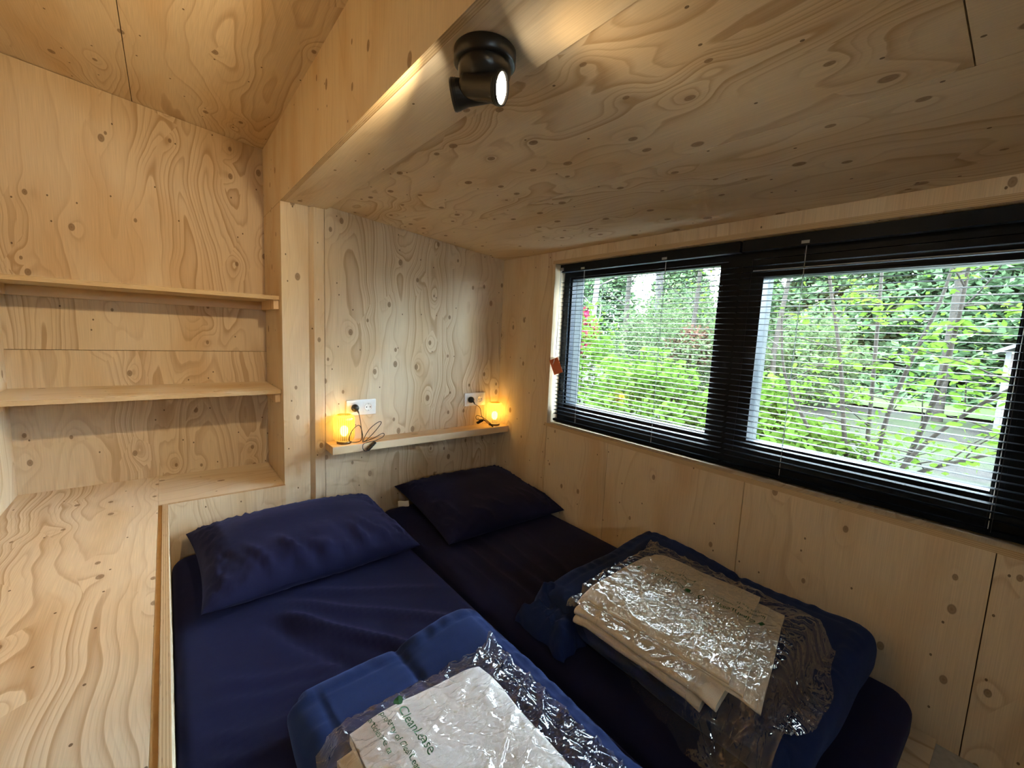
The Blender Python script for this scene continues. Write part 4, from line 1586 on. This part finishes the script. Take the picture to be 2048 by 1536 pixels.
shrub('garden_shrub', (8.6, 3.9, 0.70), (1.0, 0.8, 1.05), 6500, 0.040, LF_MID, 'grey green shrub right of the left pane centre', GM)
shrub('garden_shrub', (9.8, 2.9, 0.75), (1.2, 0.9, 0.95), 6000, 0.045, LF_MID, 'grey green shrub behind the hazel, at the mullion', GM)
shrub('garden_shrub', (11.6, 6.6, 1.15), (1.4, 1.3, 1.45), 6500, 0.055, LF_MID, 'taller pale green shrub far back in the left pane', GM)
shrub('red_maple_shrub', (5.95, 5.42, 1.12), (0.34, 0.30, 0.42), 1700, 0.045, LF_RED, 'magenta red shrub by the birch at the left jamb', None, 3)
shrub('copper_shrub', (8.3, 4.55, 0.98), (0.60, 0.45, 0.42), 2200, 0.035, LF_COP, 'copper brown shrub in the left pane near the mullion', None, 4)


def tall_tree(c, h, r, mat, label, group, branches=9, leaf=None, nleaf=0, lsize=0.05, name='tall_tree', lean=0.0):
    base = gz(c[0], c[1])
    s = empty(name, (c[0], c[1], base), label, 'tree', group)
    pts = [Vector((c[0] + lean * t * h + 0.10 * nz(t * 3, c[0]), c[1] + 0.10 * nz(t * 3, c[1], 5), base - 0.05 + t * h)) for t in np.linspace(0, 1, 12)]
    MB().tube(pts, r, 9, radii=[r * (1 - 0.75 * t) for t in np.linspace(0, 1, 12)]).build('trunk', mat, s)
    m_ = MB()
    tips = []
    for i in range(branches):
        t = 0.22 + 0.75 * (i + 0.5) / branches
        p = pts[int(t * 11)]
        a = i * 2.4 + c[0]
        ln = h * 0.24 * (1.15 - t)
        q = p + Vector((math.cos(a) * ln, math.sin(a) * ln, ln * 0.7))
        mid = p.lerp(q, 0.5) + Vector((0.06, -0.04, -0.03))
        m_.tube(catmull([p, mid, q], 4), r * 0.2, 6, radii=[r * 0.26 * (1 - 0.8 * u) for u in np.linspace(0, 1, 9)])
        tips.append(q)
        for b in range(3):
            q2 = mid.lerp(q, b * 0.4) + Vector((random.uniform(-.4, .4), random.uniform(-.4, .4), random.uniform(0.1, .5))) * ln * 0.8
            m_.tube([mid.lerp(q, b * 0.4), q2], r * 0.08, 5)
            tips.append(q2)
    m_.build('branches', mat, s)['kind'] = 'stuff'
    if leaf and nleaf:
        ii = rng.integers(0, len(tips), nleaf)
        cc = np.array([tuple(tips[i]) for i in ii]) + rng.normal(size=(nleaf, 3)) * np.array([0.35, 0.35, 0.35]) * (h / 8)
        vs, fs = leaves_np(cc, lsize)
        np_obj('foliage', vs, fs, leaf, s)
    return s


GT = 'bare trunked trees against the sky'
tall_tree((6.85, 5.92), 5.0, 0.080, BIRCH, 'white barked birch trunk at the left edge of the left pane', GT, 6, LF_MID, 500, 0.04)
tall_tree((10.9, 7.1), 8.5, 0.13, BARKD, 'dark straight trunk in the middle of the left pane', GT, 9, LF_PINE, 900, 0.05)
tall_tree((12.0, 9.05), 8.0, 0.11, BARK, 'slim grey forked tree left of the dark trunk', GT, 11, LF_PINE, 300, 0.04, lean=0.04)
tall_tree((10.5, 5.75), 7.0, 0.07, BARK, 'thin bare tree at the right of the left pane', GT, 14, LF_MID, 500, 0.035)
tall_tree((8.6, 3.06), 6.0, 0.05, BARK, 'pale thin trunk at the left of the right pane', GT, 8, LF_HAZEL, 700, 0.035)
tall_tree((9.9, 1.04), 6.5, 0.075, BARK, 'brown trunk standing before the lawn in the right pane', GT, 7, LF_PINE, 800, 0.05)


def conifer(c, h, rad, n, label):
    base = gz(c[0], c[1])
    s = empty('conifer', (c[0], c[1], base), label, 'tree', 'dark conifers at the back of the garden')
    MB().tube([(c[0], c[1], base - 0.1), (c[0], c[1], base + h)], 0.15, 8, radii=[0.2, 0.03]).build('trunk', BARKD, s)
    n = int(n * 2.6)
    t = rng.random(n) ** 1.35
    a = rng.random(n) * 2 * PI
    tier = 0.55 + 0.45 * np.abs(np.sin(t * 26 + np.sin(a * 3) * 1.2))
    r_ = rad * (1 - t) * tier * (0.45 + 0.55 * rng.random(n) ** 0.5) * (1 + 0.2 * np.sin(a * 5 + c[0]))
    P_ = np.stack([c[0] + r_ * np.cos(a), c[1] + r_ * np.sin(a), base + 0.2 + t * (h - 0.2) - 0.12 * r_], 1)
    vs, fs = leaves_np(P_, 0.115, flat=0.45)
    np_obj('foliage', vs, fs, LF_PINE, s)
    return s


conifer((15.0, 12.6), 7.0, 2.6, 6000, 'blue green conifer at the far left of the left pane')
conifer((17.0, 10.0), 6.0, 2.4, 6000, 'blue green conifer behind the dark trunk, left pane')
conifer((17.5, 7.2), 5.4, 2.2, 6000, 'small conifer behind the thin bare tree')
conifer((16.5, 4.6), 6.4, 2.5, 8000, 'dark conifer at the left of the right pane')
conifer((15.8, 2.2), 6.4, 2.7, 9000, 'tall dark conifer behind the hazel in the right pane')
conifer((14.5, 0.2), 6.2, 2.7, 9000, 'tall dark conifer at the upper right of the right pane')
conifer((18.5, -2.2), 7.2, 3.2, 8000, 'far dark conifer past the right end of the window')

conifer((12.5, -5.6), 6.5, 2.8, 5000, 'unseen dark conifer added right of the shed to block low sky light')  # unseen tree, added to keep low sky light off the head wall
conifer((9.6, -9.2), 6.2, 2.9, 5000, 'unseen dark conifer added at the right of the garden to block low sky light')  # also unseen and added to shade the head wall

# hazel close to the window: stems and single leaves
hz = empty('hazel_bush', (3.75, 0.70, gz(3.75, 0.70)), 'hazel bush with yellow green leaves on thin stems, right pane', 'bush')
stems = [[(3.75, 0.72, -0.15), (3.52, 0.80, 0.55), (3.42, 0.85, 1.03), (3.38, 0.97, 1.65), (3.4, 1.02, 2.2)],
         [(3.76, 0.68, -0.15), (3.62, 0.62, 0.60), (3.50, 0.52, 1.05), (3.46, 0.42, 1.45), (3.4, 0.36, 2.0)],
         [(3.77, 0.70, -0.15), (3.72, 0.72, 0.7), (3.72, 0.76, 1.57), (3.75, 0.80, 2.2)],
         [(3.72, 0.65, -0.15), (3.45, 0.46, 0.45), (3.28, 0.22, 0.82), (3.15, 0.02, 1.02)],
         [(3.74, 0.66, -0.15), (3.55, 0.48, 0.30), (3.35, 0.20, 0.55), (3.2, -0.08, 0.72)],
         [(3.70, 0.62, -0.15), (3.42, 0.40, 0.75), (3.25, 0.33, 1.20), (3.17, 0.31, 1.6), (3.1, 0.30, 2.1)],
         [(3.73, 0.74, -0.15), (3.55, 1.0, 0.5), (3.48, 1.18, 0.9), (3.4, 1.22, 1.35)]]
spts = []
m_ = MB()
for st in stems:
    cpts = catmull(st, 8)
    n = len(cpts)
    m_ = MB()
    m_.tube(cpts, 0.012, 7, radii=[0.017 * (1 - 0.7 * i / n) for i in range(n)])
    for i in range(5, n, 2):
        p = cpts[i]
        q = p + Vector((random.uniform(-.25, .15), random.uniform(-.42, .42), random.uniform(-.05, .25)))
        m_.tube([p, p.lerp(q, 0.5) + Vector((0, 0, 0.02)), q], 0.003, 5, radii=[0.005, 0.0035, 0.002])
        for tt in (0.25, 0.45, 0.6, 0.75, 0.88, 1.0):
            spts.append((p.lerp(q, tt), (q - p).normalized()))
    m_.build('stem', BARK, hz)
lm = MB()
nl = 7
up, dn = [], []
edge_ = [(-0.5, 0.0), (-0.42, 0.16), (-0.2, 0.34), (0.05, 0.38), (0.28, 0.26), (0.45, 0.08), (0.56, 0.0)]
ring = edge_ + [(a, -b) for a, b in edge_[-2:0:-1]]
vsl = [(0.0, 0.0, 0.04)] + [(a, b, 0.04 + 0.10 * abs(b) - 0.06 * a * a) for a, b in ring]
lm.add(vsl, [(0, 1 + i, 1 + (i + 1) % len(ring)) for i in range(len(ring))], 0, True)
lme = bpy.data.meshes.new('leaf')
lme.from_pydata(lm.v, [], lm.f)
lme.materials.append(LF_HAZEL)
lme.update()
random.shuffle(spts)
spts = [a for a in spts if 0.30 < a[0].z < 1.75 and -0.15 < a[0].y < 1.15]
hb = world_loc(hz)
for p, d_ in spts[:290]:
    lf = bpy.data.objects.new('leaf', lme)
    col.objects.link(lf)
    lf.parent = hz
    s_ = random.uniform(0.040, 0.080)
    lf.location = p - hb + Vector((random.uniform(-.03, .03), random.uniform(-.03, .03), random.uniform(-.02, .02)))
    lf.rotation_euler = (random.uniform(-.7, .7), random.uniform(-.6, .9), random.uniform(0, 2 * PI))
    lf.scale = (s_, s_, s_)

tw = np.array([tuple(p) for p, d_ in spts])
tw = tw[rng.integers(0, len(tw), 900)] + rng.normal(size=(900, 3)) * 0.055
vs, fs = leaves_np(tw, 0.020, flat=0.4)
np_obj('young_leaves', vs, fs, LF_HAZEL, hz)

# garden shed at the picture's right edge
sh = empty('garden_shed', (9.3, -0.35, gz(9.3, -0.3)), 'pale roofed wooden shed at the far right of the window', 'shed')
SHW = plain('shed_boards', (0.0330, 0.0255, 0.0225), 0.9, var=0.3, vscale=6)
SHR = plain('shed_roof', (0.0144, 0.0158, 0.0168), 0.6)
zb_ = gz(9.3, -0.3)
for i in range(7):
    MB().box(9.02, 9.06, -0.98 + i * 0.19, -0.795 + i * 0.19, zb_, 1.14).build('board', SHW, sh)
MB().box(9.06, 10.6, -1.0, 0.34, zb_, 1.12).build('body', SHW, sh)
MB().box(9.00, 9.05, 0.335, 0.385, zb_, 1.16).build('corner_post', SHR, sh)
MB().prism([(0.50, 1.12), (0.50, 1.17), (-0.33, 1.62), (-1.2, 1.17), (-1.2, 1.12), (-0.33, 1.56)], 0, 8.85, 10.8).build('roof', SHR, sh)
